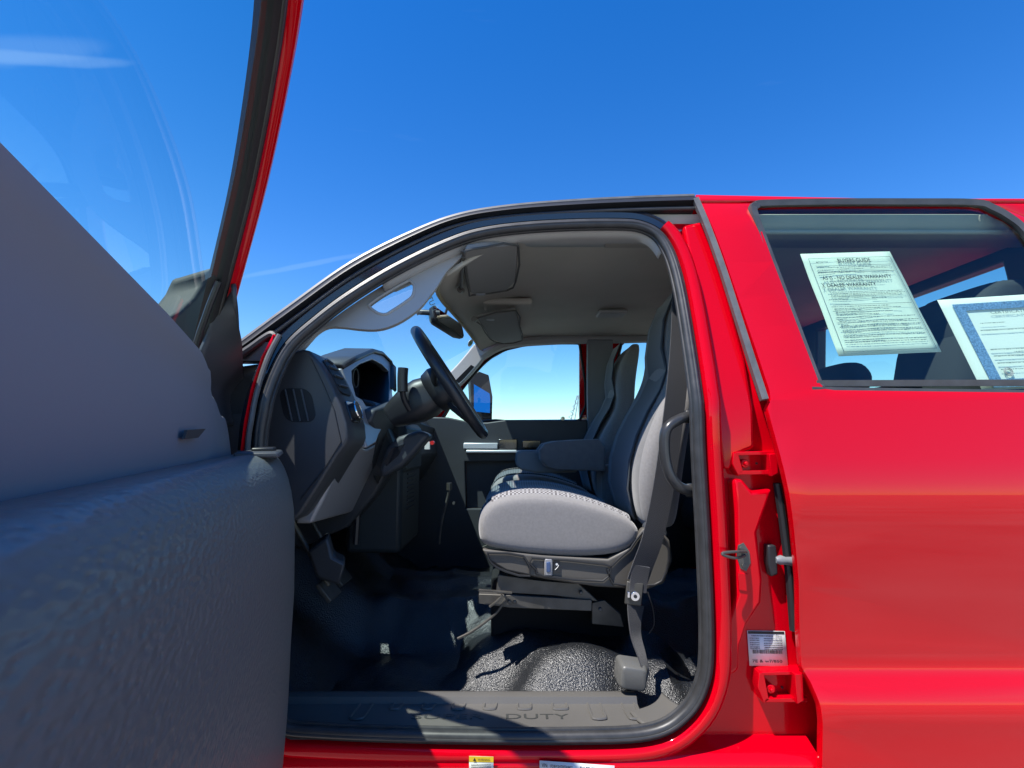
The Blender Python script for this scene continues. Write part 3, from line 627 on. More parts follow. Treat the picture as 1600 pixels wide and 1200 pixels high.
# windshield
wb = [V((-.86, .12, 1.50)), V((-1.0, .5, 1.49)), V((-1.06, TW / 2, 1.49)), V((-1.0, 1.43, 1.49)), V((-.86, TW - .12, 1.50))]
wb = smoothpath(wb, 8); T = [H0[int(i * (len(H0) - 1) / (len(wb) - 1))] + V((-.03, 0, .025)) for i in range(len(wb))]
bm = bmesh.new(); rings_loft(bm, [[b + (t - b) * s + V((-.03, 0, .03)) * math.sin(s * math.pi) for b, t in zip(wb, T)] for s in frange(0, 1, 8)], False, False); ws = obj('windshield', bm, GWIND, ROOT)
bm = bmesh.new(); c = atY(735, 536, 1.55); cyl(bm, c, (-1, .5, .6), .022, .002, 20); st_ = obj('inspection_sticker', bm, WHITE, ws, smooth=False)
bm = bmesh.new(); cyl(bm, c + V((.004, -.003, -.002)), (-1, .5, .6), .011, .002, 7); obj('sticker_mark', bm, mat('sticker_green', (.1, .4, .12), .6), ws, smooth=False)
# faint reversed lettering on the upper windshield corner
bm = bmesh.new(); q0 = atY(664, 458, .34); q1 = atY(676, 486, .34); dv = q1 - q0; nv = V((-dv.z, 0, dv.x)) * -.34
words(bm, lambda s_, t_, k=1: q0 + dv * (1 - s_) - nv * (1 - t_), 0, 1, .8, 'DUTY', 1); obj('glass_lettering', bm, mat('frosted_letters', (.2, .3, .33), .6), ws, smooth=False)
# header trim edge (pale seam)
bm = bmesh.new(); tube(bm, [p + V((-.004, 0, .0)) for p in H0], .008, 8); obj('header_seam', bm, mat('tan_seam', (.3, .25, .14), .7), ROOT)
# near A pillar trim with oval grab opening
oc = [(462, 548), (468, 541), (478, 532), (512, 504), (560, 470), (625, 430), (700, 391), (728, 381), (736, 386), (726, 397), (712, 410), (697, 425), (684, 446), (672, 462), (655, 482), (630, 500), (606, 511), (585, 515), (560, 514), (535, 511), (512, 511), (495, 520), (480, 536), (468, 549)]
ho = [(577, 479), (580, 474), (600, 460), (636, 440), (642, 440), (647, 447), (646, 458), (640, 467), (612, 486), (602, 491), (590, 489)]
bm = bmesh.new()
oc3 = [atY(a, b, .17) for a, b in oc]; ho3 = smoothpath([atY(a, b, .17) for a, b in ho], 3, True)
fm = lambda P: V((P.x, .10 + .25 * max(0, P.z - 1.6) + .0, P.z))
oc3 = smoothpath([hit(a, b, lambda P: P.y - (.09 + .25 * max(0, P.z - 1.6))) for a, b in oc], 3, True)
ho3 = smoothpath([hit(a, b, lambda P: P.y - (.09 + .25 * max(0, P.z - 1.6))) for a, b in ho], 3, True)
plate(bm, [[tuple(p) for p in oc3], [tuple(p) for p in ho3]], (-.005, .03, 0)); pt = obj('driver_pillar_trim', bm, PILT, ROOT, bevel=.008, seg=3)
bm = bmesh.new(); sweep(bm, [p + V((0, -.001, 0)) for p in ho3], circ(.004, 8), True); obj('handle_opening_rim', bm, PILT, pt)
# rear view mirror
bm = bmesh.new(); mc = atY(699, 505, .93)
rot = Matrix.Rotation(math.radians(-22), 3, 'Z') @ Matrix.Rotation(math.radians(-16), 3, 'Y') @ Matrix.Rotation(math.radians(-8), 3, 'X')
prof = rect2((0, 0), .26, .075, .022, 4)
rings_loft(bm, [[mc + rot @ V((dx, a * s, b * s)) for a, b in prof] for dx, s in ((-.035, .55), (-.03, .8), (-.01, .98), (.006, 1), (.012, .95))])
rm = obj('rear_view_mirror', bm, BLK, ROOT, bevel=.002)
bm = bmesh.new(); plate(bm, [[tuple(mc + rot @ V((.0125, a * .9, b * .88))) for a, b in prof]], None); obj('mirror_face', bm, MIRR, rm)
bm = bmesh.new(); tube(bm, [mc + V((-.02, 0, .01)), atY(700, 478, .93)], .006, 8, ref=V((1, 0, 0))); obj('mirror_stalk', bm, BLK, rm); bm = bmesh.new(); tube(bm, [mc + V((-.02, -.10, .02)), mc + V((-.11, -.10, .025)), mc + V((-.12, -.10, .02))], .012, 8, sy=.5); obj('sensor_tab', bm, BLK, rm)

# ---- dashboard
ddn = XZ([(452, 562), (462, 549), (474, 546), (484, 548), (500, 566), (512, 585), (522, 606), (534, 634), (543, 662), (545, 684), (541, 695), (528, 712), (500, 758), (471, 803), (462, 812)], .10)
dp = [(-1.02, 1.46), (-.80, 1.60)] + ddn + [(-.80, 1.1), (-1.0, 1.15)]
def dring(y, dx=0, dz=0, inset=0):
    return [V((x + dx, y, z + dz)) for x, z in dp]
bm = bmesh.new()
ysd = [.095, .10, .33, .34]
cx_, cz_ = sum(x for x, z in dp) / len(dp), sum(z for x, z in dp) / len(dp)
rings_loft(bm, [[V((cx_ + (x - cx_) * s, y, cz_ + (z - cz_) * s)) for x, z in dp] for y, s in ((.094, .975), (.100, 1.0), (.16, 1.0), (.27, .995))])
dash = obj('dashboard', bm, CHARL, ROOT, bevel=.004, ang=35)
# middle and passenger dash body, slightly lower
mdp = [(-1.04, 1.46), (-.85, 1.565), (-.62, 1.575), (-.54, 1.555), (-.50, 1.50), (-.46, 1.40), (-.45, 1.33), (-.52, 1.20), (-.62, 1.08), (-.80, 1.0), (-1.0, 1.1)]
bm = bmesh.new(); rings_loft(bm, [[V((x, y, z)) for x, z in mdp] for y in frange(.68, TW - .12, 8)]); obj('passenger_dash', bm, CHARL, dash, bevel=.01, ang=30)
# seam line on the end cap
bm = bmesh.new()
tube(bm, [atY(a, b, .0925) for a, b in [(486, 560), (505, 600), (522, 640), (533, 690), (505, 735), (470, 780)]], .0012, 6); obj('end_cap_seam', bm, BLK, dash)
# speaker grille in end cap: three slats on a dark rounded disk
cc = atY(465, 633, .093)
bm = bmesh.new(); pts = [cc + V((a, 0, b)) for a, b in [(p[0], p[1]) for p in rect2((0, 0), .088, .092, .026, 5)]]
pts = [V((p.x + (p.z - cc.z) * -.25, p.y, p.z)) for p in pts]; plate(bm, [[tuple(p) for p in pts]], (0, .004, 0)); gr = obj('side_air_grille', bm, mat('void_black', (.006, .006, .008), .6), dash)
bm = bmesh.new()
for dx in (-.022, 0, .022):
    tube(bm, [cc + V((dx - .013, -.003, .043)), cc + V((dx + .010, -.003, -.043))], .0025, 6)
obj('grille_slats', bm, CHAR, gr)
# face details: helper placing rounded panels on the dash face (follows end-cap profile)
fprof = ddn[3:10]
def onface(s, y, o=0):
    """s 0..1 down the face (top rear edge to lowest point)"""
    L_ = [0]; 
    for a, b in zip(fprof, fprof[1:]): L_.append(L_[-1] + math.dist(a, b))
    d = max(0, min(.9999, s)) * L_[-1]
    for i in range(len(L_) - 1):
        if L_[i] <= d <= L_[i + 1]:
            t = (d - L_[i]) / (L_[i + 1] - L_[i]); a, b = fprof[i], fprof[i + 1]; tx, tz = b[0] - a[0], b[1] - a[1]; l = math.hypot(tx, tz)
            return V((a[0] + tx * t - tz / l * o, y, a[1] + tz * t + tx / l * o))
def facepanel(name, s0, s1, y0, y1, o, m, r=.3, parent=None):
    bm = bmesh.new(); n = 14; rr = []
    for k, s in enumerate(frange(s0, s1, n)):
        e = min((s - s0), (s1 - s)) / (s1 - s0) * 2; w = min(1, (1 - (1 - min(1, e / r)) ** 2) ** .5 * .35 + .65) if r else 1
        c = (y0 + y1) / 2; h = (y1 - y0) / 2 * w
        rr.append([onface(s, c - h, -.01), onface(s, c - h, o), onface(s, c + h, o), onface(s, c + h, -.01)])
    rings_loft(bm, rr); return obj(name, bm, m, parent or dash, bevel=.002)
av = facepanel('air_vent', .10, .52, .13, .235, .004, mat('void_black', (.006, .006, .008), .6))  # near-black panel stands in for the shaded vent opening
bm = bmesh.new()
for s in (.2, .31, .42): tube(bm, [onface(s, .145, .006), onface(s, .215, .006)], .004, 6, ref=V((0, 0, 1)))
tube(bm, smoothpath([onface(.12, .15, .006), onface(.08, .18, .006), onface(.12, .21, .006)], 3), .004, 6, ref=V((0, 0, 1)))
obj('vent_louver', bm, CHAR, av)
hs_ = facepanel('headlight_switch', .60, .84, .135, .225, .005, GLB)
bm = bmesh.new(); n_ = onface(.72, .18, .1) - onface(.72, .18, 0); cyl(bm, onface(.72, .18, .012), n_, .026, .016, 24); obj('switch_knob', bm, BLK, hs_)
bm = bmesh.new(); c = onface(.72, .18, .018); q = n_.to_track_quat('Z', 'Y').to_matrix(); tube(bm, [c + q @ V((.027 * math.cos(t), .027 * math.sin(t), 0)) for t in [2 * math.pi * k / 24 for k in range(24)]], .003, 6, closed=True, ref=n_); obj('knob_ring', bm, CHROME, hs_)
# silver cluster surround: front face polygon with opening (lies on a plane tilted like the dash face, Y .27..0.72)
def fplane(px, py, x0=-.50, sl=.36):   # plane X = x0 - sl*(z-1.5)
    return hit(px, py, lambda P: P.x - (x0 - sl * (P.z - 1.5)))
hood_o = [(534, 576), (556, 563), (582, 551), (598, 555), (609, 566), (613, 578), (613, 615), (618, 640), (605, 655), (592, 680), (588, 692), (574, 700), (566, 672), (556, 640), (545, 606)]
hood_h = [(550, 580), (562, 570), (582, 562), (597, 570), (607, 580), (608, 600), (607, 636), (572, 634), (566, 624), (556, 618), (551, 600)]
HO = [fplane(*p) for p in hood_o]; HH = [fplane(*p) for p in hood_h]
bm = bmesh.new(); plate(bm, [[tuple(p) for p in HO], [tuple(p) for p in HH]], (-.03, 0, 0)); ic = obj('instrument_surround', bm, SILV, dash, bevel=.005)
bm = bmesh.new(); n = len(HH)
rings_loft(bm, [HH, [p + V((-.08, 0, .005)) for p in HH], [p + V((-.13, 0, .01)) for p in HH]], True, False); plate(bm, [[tuple(p + V((-.13, 0, .01))) for p in HH]]); obj('gauge_recess', bm, mat('gauge_black', (.01, .011, .014), .3), ic)
for k in (.35, .68):
    bm = bmesh.new(); c = HH[0] * (1 - k) + HH[4] * k + V((-.10, 0, -.03)); tube(bm, [c + V((0, .04 * math.cos(t), .04 * math.sin(t))) for t in [2 * math.pi * j / 20 for j in range(20)]], .003, 6, True, ref=V((1, 0, 0))); obj('gauge_ring', bm, GREYP, ic)
# hood over the gauges (top shell) running forward to the windshield
top = HO[0:7]
bm = bmesh.new(); rings_loft(bm, [[p + V((.012, 0, .006)) for p in top], [p + V((.0, 0, .018)) for p in top], [p + V((-.12, 0, .02)) for p in top], [V((-.80, p.y, 1.53 + (p.z - 1.5) * .4)) for p in top], [V((-.98, p.y, 1.48)) for p in top]], False, False); obj('gauge_hood', bm, CHARL, dash, solid=.012)
# dark inner dash between surround and column + knee panel (light)
kp = [(546, 690), (574, 702), (588, 694), (583, 720), (587, 748), (592, 760), (612, 762), (620, 758), (640, 765), (618, 785), (575, 790), (545, 802), (487, 818), (505, 782), (530, 730)]
bm = bmesh.new(); KP = [hit(a, b, lambda P: P.x - (-.47 - .45 * (1.38 - P.z) - .05 * (P.y - .15))) for a, b in kp]; plate(bm, [[tuple(p) for p in KP]], (-.05, 0, -.0)); obj('knee_panel', bm, SILV, dash, bevel=.01, seg=3)
bm = bmesh.new(); P_ = [hit(a, b, lambda P: P.x - (-.50 - .30 * (1.38 - P.z))) for a, b in [(588, 640), (625, 628), (660, 660), (690, 672), (688, 700), (665, 735), (640, 768), (620, 762), (590, 762), (583, 720), (590, 690), (580, 660)]]; plate(bm, [[tuple(p) for p in P_]], (-.06, 0, 0)); obj('column_surround_panel', bm, CHAR, dash, bevel=.01)
bm = bmesh.new(); P_ = [atY(a, b, .55) for a, b in [(592, 735), (603, 700), (622, 682), (655, 672), (672, 680), (655, 700), (630, 728), (596, 748)]]; plate(bm, [[tuple(p) for p in P_]], (0, .10, 0)); ob = obj('column_lower_cover', bm, CHAR, dash, bevel=.015, seg=3)
bm = bmesh.new(); P_ = [atY(a, b, .545) for a, b in [(600, 722), (612, 700), (632, 694), (622, 712), (604, 728)]]; plate(bm, [[tuple(p) for p in P_]], (0, .01, 0)); obj('cover_recess', bm, GLB, ob)
bm = bmesh.new(); P_ = [hit(a, b, lambda P: P.x - (-.46 - .35 * (1.38 - P.z))) for a, b in [(585, 742), (600, 745), (622, 736), (616, 758), (592, 758)]]; plate(bm, [[tuple(p) for p in P_]], (-.004, 0, 0)); obj('fuse_recess', bm, BLK, dash)
# lower centre stack and console face (dark teal) behind column
bm = bmesh.new(); box(bm, (-.55, .98, 1.22), (.22, .40, .52)); box(bm, (-.46, .98, 1.37), (.06, .38, .20)); cs = obj('centre_stack', bm, mat('deep_teal_plastic', (.022, .030, .034), .5, bump=(420, .3, .0003)), dash, bevel=.02)
bm = bmesh.new()
for k in range(9): box(bm, (-.438, .96, 1.12 + k * .018), (.006, .16, .006))
obj('stack_louvers', bm, BLK, cs)
bm = bmesh.new(); cyl(bm, atY(676, 692, .75), (0, 1, 0), .008, .03, 10); obj('red_button', bm, ORG, cs)
bm = bmesh.new(); box(bm, atY(668, 696, .75), (.02, .02, .03)); obj('white_button', bm, WHITE, cs)
# steering wheel
wc_ = atY(704, 600, .48)
tp, bt = atY(652, 518, .50), atY(757, 682, .46)
up = (tp - bt).normalized(); R_ = (tp - bt).length / 2 - .012; yv = V((0, 1, 0)); yv = (yv - up * yv.dot(up)).normalized(); nrm = up.cross(yv); 
if nrm.x < 0: nrm = -nrm
ctr = (tp + bt) / 2
rimp = [ctr + up * R_ * math.cos(t) + yv * R_ * math.sin(t) for t in [2 * math.pi * k / 56 for k in range(56)]]
bm = bmesh.new(); tube(bm, rimp, .0175, 14, True, ref=nrm); sw = obj('steering_wheel', bm, LEATH, ROOT)
bm = bmesh.new(); tube(bm, [ctr + up * R_ * math.cos(t) + yv * R_ * math.sin(t) for t in frange(-.42, .42, 14)], 0.0187, 14, ref=nrm); obj('rim_top_highlight', bm, mat('rim_highlight', (.10, .10, .105), .3, .2), sw)  # top arc lighter: the rim's highlight is put into the colour
bm = bmesh.new(); hub = ctr - nrm * .04
rings_loft(bm, [[hub + nrm * h + yv * a * s + up * b * s for a, b in rect2((0, 0), .17, .15, .05, 4)] for h, s in ((-.05, .6), (-.03, .9), (.0, 1), (.02, .95), (.03, .7))]); obj('airbag_hub', bm, BLK, sw)
bm = bmesh.new()
for t in (math.radians(85), math.radians(-85), math.radians(150), math.radians(-150)):
    e = up * math.cos(t) + yv * math.sin(t); tube(bm, smoothpath([hub + e * .05, hub + e * .11 + nrm * .005, ctr + e * R_], 4), .016, 8, sx=1, sy=.6, ref=nrm)
obj('wheel_spokes', bm, BLK, sw)
bm = bmesh.new(); tube(bm, [ctr + up * (R_ * .55) * math.cos(t) + yv * R_ * .55 * math.sin(t) + nrm * .0 for t in frange(2.2, 3.6, 12)], .007, 8, ref=nrm); obj('spoke_trim', bm, SILV, sw)
# column shroud
bm = bmesh.new(); ax = (atY(600, 650, .48) - hub).normalized(); ax = (ax * .6 - nrm * .6).normalized()
rings_loft(bm, [[hub - nrm * .03 + ax * d + yv * a * s + up * b * s for a, b in rect2((0, 0), .15, .15, .05, 4)] for d, s in ((0, .85), (.03, .95), (.08, .9), (.13, .7), (.17, .5))]); scp = obj('column_shroud', bm, BLK, sw, bevel=.003)
# stalk (shift lever / turn signal) with boot
bm = bmesh.new(); tube(bm, smoothpath([atY(640, 640, .42), atY(632, 625, .40), atY(629, 612, .39), atY(629, 600, .38)], 4), .010, 10); tube(bm, smoothpath([atY(629, 612, .38), atY(629, 590, .38), atY(630, 575, .38)], 4), .0175, 12); obj('turn_signal_stalk', bm, BLK, sw)
bm = bmesh.new(); P_ = [atY(a, b, .44) for a, b in [(616, 620), (624, 614), (640, 612), (648, 634), (634, 646), (624, 648)]]; plate(bm, [[tuple(p) for p in P_]], (0, .03, 0)); obj('stalk_bezel', bm, SILV, sw, bevel=.004)

# ---- cabin floor, firewall, tunnel, inner walls
def fz(x, y):
    z = .655
    if y < .22: z += .03 * (1 - (y - .12) / .10)
    z += .022 * noise.noise(V((x * 4, y * 6, 1))) + .010 * noise.noise(V((x * 12, y * 9, 4)))
    d = math.hypot((x - .19) / .40, (y - .42) / .27) + .55 * noise.noise(V((x * 4.2, y * 5, 9))); d = max(0, d); z += .13 * max(0, 1 - d * d) ** .9 if d < 1 else 0
    z += .012 * (1 - abs(noise.noise(V((x * 7 + y * 3, y * 4, 2)))) * 3)
    t = abs(y - .965); z += .14 * max(0, min(1, (.38 - t) / .14))
    if x < -.55: z += (-.55 - x) * .8
    if y < .27: z = min(z, .695 + max(0, y - .19) * 1.2)
    return z
bm = bmesh.new(); grid(bm, lambda x, y: V((x, y, fz(x, y))), frange(-1.0, 1.7, 90), frange(.13, TW - .1, 60)); obj('floor_mat', bm, CARP, ROOT)
bm = bmesh.new(); box(bm, (-1.02, TW / 2, 1.15), (.04, TW - .2, .75)); obj('firewall', bm, BLK, ROOT)
bm = bmesh.new(); box(bm, (-.84, .10, 1.05), (.36, .02, .85)); obj('kick_panel', bm, CHAR, ROOT)
bm = bmesh.new(); grid(bm, lambda x, y: V((x, y, .60)), frange(-1.0, 1.75, 3), frange(.02, TW - .02, 3)); obj('floor_pan', bm, BLK, ROOT, solid=.02)
# pedals
for x0, y0, w_ in ((-.62, .62, .11), (-.60, .44, .10)):
    bm = bmesh.new(); rr = Matrix.Rotation(math.radians(-40), 3, 'Y'); box(bm, (x0, y0, .92), (.015, w_, .07), rr); tube(bm, [V((x0, y0, .93)), V((x0 - .12, y0, 1.12)), V((x0 - .2, y0, 1.3))], .009, 8); obj('pedal', bm, DSTEEL, ROOT, bevel=.004)
bm = bmesh.new(); P_ = [atY(a, b, .35) for a, b in [(480, 862), (512, 838), (520, 870), (540, 880), (530, 915), (495, 905)]]; plate(bm, [[tuple(p) for p in P_]], (-.03, .1, 0)); obj('foot_rest', bm, CHARL, ROOT, bevel=.01)
bm = bmesh.new(); P_ = smoothpath([atY(a, b, .95) for a, b in [(686, 850), (690, 815), (700, 775), (702, 760)]], 4); tube(bm, P_, .006, 8); cyl(bm, P_[-1], (0, 0, 1), .012, .03, 12); cyl(bm, atY(709, 786, .95), (0, 1, 0), .006, .02, 8); obj('transfer_lever', bm, DSTEEL, ROOT)
bm = bmesh.new()
for x, y in ((560, .72), (572, .80)):
    tube(bm, [atY(x, 790, y), atY(x - 4, 850, y)], .012, 8)
obj('heater_duct', bm, BLK, ROOT)
# rear cab wall with window and back shelf
bm = bmesh.new()
plate(bm, [[(1.70, .12, .62), (1.70, TW - .12, .62), (1.70, TW - .05, 1.5), (1.70, TW - .2, 2.09), (1.70, .2, 2.09), (1.70, .05, 1.5)], [(1.70, .36, 1.55), (1.70, TW - .36, 1.55), (1.70, TW - .42, 2.02), (1.70, .42, 2.02)]], (.06, 0, 0)); obj('cab_rear_wall', bm, CHAR, ROOT, bevel=.01)
bm = bmesh.new(); plate(bm, [[(1.73, .36, 1.55), (1.73, TW - .36, 1.55), (1.73, TW - .42, 2.02), (1.73, .42, 2.02)]]); obj('rear_window', bm, GSIDE, ROOT)
# B pillar inner trim near side
bm = bmesh.new(); rings_loft(bm, [[V((x0, yl(z) + .03, z)), V((x0 + .005, yl(z) + .06, z)), V((x0 + .06, yl(z) + .085, z)), V((x0 + .11, yl(z) + .085, z)), V((x0 + .12, yl(z) + .075, z))] for z, x0 in ((.72, .46), (1.0, .485), (1.3, .492), (1.55, .488), (1.8, .482), (2.0, .45))], False, False); obj('driver_pillar_inner_trim', bm, CHAR, ROOT, solid=.01)

# ---- front seats
def rrect(x0, x1, y0, y1, n=4, r=.4):
    """rounded rectangle ring in XY as (x,y), starting at front-near"""
    cx, cy, hx_, hy = (x0 + x1) / 2, (y0 + y1) / 2, (x1 - x0) / 2, (y1 - y0) / 2; out = []
    for k in range(24):
        a = 2 * math.pi * (k + .5) / 24; c, s = math.cos(a), math.sin(a); p = 3.6
        out.append((cx + hx_ * math.copysign(abs(c) ** (2 / p), c), cy + hy * math.copysign(abs(s) ** (2 / p), s)))
    return out
def make_seat(name, dy, mirror):
    def Y(y): return (1.06 - y if mirror else y) + dy
    root = link(bpy.data.objects.new(name, None)); root.parent = ROOT; root.location = V((.2, .53 + dy, .66)) - ROOT.location
    off = -V((.2, .53 + dy, .66))
    def so_(nm, bm, m, **kw):
        o = obj(nm, bm, m, root, **kw); o.location = off; return o
    # cushion
    cp = XZ([(753, 856), (747, 838), (746, 815), (752, 795), (768, 778), (800, 769), (850, 768), (900, 776), (950, 792), (985, 808), (1003, 830), (996, 852), (965, 868), (900, 872), (820, 866)], .29)
    ccx, ccz = sum(p[0] for p in cp) / len(cp), sum(p[1] for p in cp) / len(cp)
    def ring_c(y, s, dip=0):
        return [V((ccx + (x - ccx) * (s * .4 + .6), Y(y), ccz + (z - ccz) * s - (dip if z > ccz + .03 else 0))) for x, z in cp]
    bm = bmesh.new(); rings_loft(bm, [ring_c(y, s, d) for y, s, d in ((.262, .62, 0), (.266, .82, 0), (.282, .95, 0), (.31, 1.0, 0), (.35, .99, .004), (.40, .97, .014), (.53, .96, .018), (.66, .97, .014), (.71, .99, .004), (.75, 1, 0), (.785, .95, 0), (.797, .82, 0), (.80, .6, 0))])
    cu = so_('cushion', bm, FABL, sub=2)
    # knit insert on cushion
    bm = bmesh.new(); tp_ = [p for p in cp[2:10]]
    def knitpt(x, z, y):
        e = max(0, min(1, (y - .31) / .08, (.75 - y) / .08)); return V((ccx + (x - ccx) * 1.0, Y(y), z + .0045 - .016 * e))
    sm = smoothpath([V((x, 0, z)) for x, z in tp_], 5)
    rings_loft(bm, [[knitpt(p.x, p.z, y) for p in sm] for y in frange(.335, .735, 12)], False, False); so_('seat_knit_insert', bm, KNIT, solid=.006)
    bm = bmesh.new(); sm2 = sm[10:]
    rings_loft(bm, [[V((p.x, Y(y), p.z + dz)) for p in sm2] for y, dz in ((.276, -.026), (.284, -.012), (.296, -.001), (.312, .004), (.328, .0055))], False, False); so_('patterned_strip', bm, KNITL, solid=.003)
    # backrest
    rows = [(1.13, .40, .50, .30, .76), (1.15, .375, .52, .275, .785), (1.25, .352, .535, .255, .805), (1.34, .360, .55, .25, .81), (1.42, .385, .565, .25, .81), (1.50, .425, .58, .26, .80), (1.57, .47, .60, .275, .785), (1.64, .50, .615, .31, .75), (1.72, .508, .625, .35, .71), (1.82, .522, .64, .365, .695), (1.91, .56, .655, .37, .69), (1.965, .60, .66, .39, .67), (1.98, .62, .65, .42, .64)]
    bm = bmesh.new()
    def nearcol(j): return 1 if (15 <= j <= 20) != mirror and not mirror or (3 <= j <= 8) and mirror else 0  # lit near side gets light cloth, shaded front the darker one
    R = []
    for z, xf, xb, y0, y1 in rows:
        if mirror: z = 1.13 + (z - 1.13) * .91
        r = rrect(xf, xb, y0, y1); rr = []
        for x, y in r:
            c = 1 - min(1, abs((y - .53) / ((y1 - y0) / 2))) ** 2
            if x < (xf + xb) / 2: x += .035 * c * (1 if z < 1.65 else .3)
            rr.append(V((x, Y(y), z)))
        R.append(rr)
    rings_loft(bm, R, mats=nearcol); br = so_('backrest', bm, [FABD, FABL], sub=2)
    # knit panel on the backrest front
    bm = bmesh.new(); rr = []
    for z, xf, xb, y0, y1 in rows[1:11]:
        h = (y1 - y0) / 2 * .62
        rr.append([V((xf + .035 * (1 - (abs(y - .53) / ((y1 - y0) / 2)) ** 2) * (1 if z < 1.65 else .3) - .006, Y(y), z)) for y in frange(.53 - h, .53 + h, 9)])
    rings_loft(bm, rr, False, False); so_('backrest_knit_insert', bm, KNITB, solid=.004)
    # side valance
    bm = bmesh.new(); vp = [tuple(V((q.x, Y(.268), q.z))) for q in (atY(a, b, .268) for a, b in [(753, 858), (770, 860), (850, 868), (950, 874), (985, 856), (1004, 826), (1030, 826), (1047, 845), (1051, 875), (1038, 912), (1010, 922), (930, 917), (850, 905), (790, 892), (763, 876)])]
    plate(bm, [vp], (0, .03 * (-1 if mirror else 1), 0)); va = so_('side_valance', bm, TAUPE, bevel=.006, seg=3)
    bm = bmesh.new()
    for lp in ([(762, 866), (770, 864), (818, 869), (828, 900), (790, 893), (768, 880)], [(832, 872), (945, 882), (950, 890), (942, 908), (850, 900), (838, 890)], [(955, 885), (985, 858), (1004, 832), (1026, 832), (1042, 848), (1045, 875), (1034, 908), (1008, 915), (958, 912)]):
        q = smoothpath([V((p.x, Y(.262), p.z)) for p in (atY(a, b, .262) for a, b in lp)], 2, True); tube(bm, q, .0035, 6, True)
    so_('valance_rib', bm, BLK)
    bm = bmesh.new(); c = atY(857, 886, .262); box(bm, (c.x, Y(.262), c.z), (.024, .008, .050)); so_('lumbar_switch', bm, SILV, bevel=.004)
    bm = bmesh.new(); c = atY(857, 886, .257); box(bm, (c.x, Y(.2585), c.z), (.012, .006, .030)); so_('switch_rocker', bm, mat('switch_blue', (.05, .09, .2), .4), bevel=.002)
    bm = bmesh.new(); c = atY(870, 885, .262); box(bm, (c.x, Y(.264), c.z), (.018, .002, .034)); so_('switch_icon_plate', bm, BLK)
    bm = bmesh.new()
    cyl(bm, (c.x, Y(.2625), c.z + .006), (0, 1, 0), .0035, .001, 10); tube(bm, [V((c.x - .005, Y(.2625), c.z - .010)), V((c.x + .003, Y(.2625), c.z - .002)), V((c.x + .006, Y(.2625), c.z + .004))], .001, 4); so_('switch_icon', bm, WHITE)
    # recliner cover
    bm = bmesh.new(); q = [tuple(V((p.x, Y(.285), p.z))) for p in (atY(a, b, .285) for a, b in [(1005, 822), (1030, 800), (1045, 835), (1040, 850), (1012, 848)])]; plate(bm, [q], (0, .03 * (-1 if mirror else 1), 0)); so_('recliner_cover', bm, CHAR, bevel=.008)
    # frame, rail, pedestal
    bm = bmesh.new()
    q = [tuple(V((p.x, Y(.31), p.z))) for p in (atY(a, b, .31) for a, b in [(778, 898), (850, 908), (905, 912), (935, 940), (860, 930), (775, 925)])]; plate(bm, [q], (0, .01, 0))
    q = [tuple(V((p.x, Y(.30), p.z))) for p in (atY(a, b, .30) for a, b in [(748, 928), (800, 930), (925, 938), (925, 955), (800, 950), (748, 943)])]; plate(bm, [q], (0, .03, 0))
    q = [tuple(V((p.x, Y(.33), p.z))) for p in (atY(a, b, .33) for a, b in [(925, 942), (945, 938), (970, 960), (975, 980), (925, 975)])]; plate(bm, [q], (0, .02, 0))
    for a, b in ((796, 940), (804, 940), (938, 952), (908, 926)): p = atY(a, b, .298); cyl(bm, (p.x, Y(.298), p.z), (0, 1, 0), .006, .012, 10)
    so_('seat_rail', bm, DSTEEL, bevel=.002)
    bm = bmesh.new(); 
    for lp in ([(748, 922), (775, 924), (800, 926)], [(785, 930), (776, 940), (765, 948)]):
        tube(bm, [V((p.x, Y(.28), p.z)) for p in (atY(a, b, .28) for a, b in lp)], .004, 6, sy=1.6)
    p = [V((q.x, Y(.30), q.z)) for q in (atY(a, b, .30) for a, b in [(790, 935), (775, 958), (740, 985), (715, 998)])]; tube(bm, smoothpath(p, 4), .004, 6)
    so_('adjuster_lever', bm, DSTEEL)
    bm = bmesh.new(); box(bm, (.16, Y(.60), .82), (.46, .26, .26)); box(bm, (.18, Y(.53), .985), (.44, .42, .04)); so_('pedestal', bm, mat('pedestal_black', (.006, .006, .007), .9), bevel=.01)  # box drawn forward to block a sun patch from the floor, near-black
    # armrest (inboard)
    if True:
        P_ = [atY(a, b, .86) for a, b in [(935, 686), (900, 687), (868, 689), (850, 693), (842, 703), (843, 718), (852, 729), (868, 734), (900, 735), (945, 736), (945, 700)]]
        bm = bmesh.new(); ex, ez = sum(p.x for p in P_) / 11, sum(p.z for p in P_) / 11
        rings_loft(bm, [[V((ex + (p.x - ex) * s, Y(y), ez + (p.z - ez) * s)) for p in P_] for y, s in ((.825, .85), (.83, .97), (.85, 1), (.90, 1), (.92, .97), (.925, .85))]); so_('armrest', bm, FABD, bevel=.004)
    return root
s1 = make_seat('driver_seat', 0, False)
s2 = make_seat('passenger_seat', .87, True)
# centre seat armrest in lighter grey, its lit front put into the colour
bm = bmesh.new(); P_ = [atY(a, b, 1.02) for a, b in [(806, 708), (815, 704), (840, 704), (900, 705), (900, 738), (840, 739), (812, 733), (805, 725)]]
rings_loft(bm, [[V((p.x, y, p.z)) for p in P_] for y in (.98, 1.0, 1.1, 1.12)]); obj('centre_armrest', bm, mat('console_grey', (.20, .22, .23), .7, bump=(500, .3, .0005)), ROOT, bevel=.01, seg=3)
bm = bmesh.new(); box(bm, (.20, .965, 1.02), (.36, .22, .24)); box(bm, (.42, .965, 1.15), (.08, .2, .3)); obj('centre_seat', bm, FABD, ROOT, bevel=.03, seg=3)
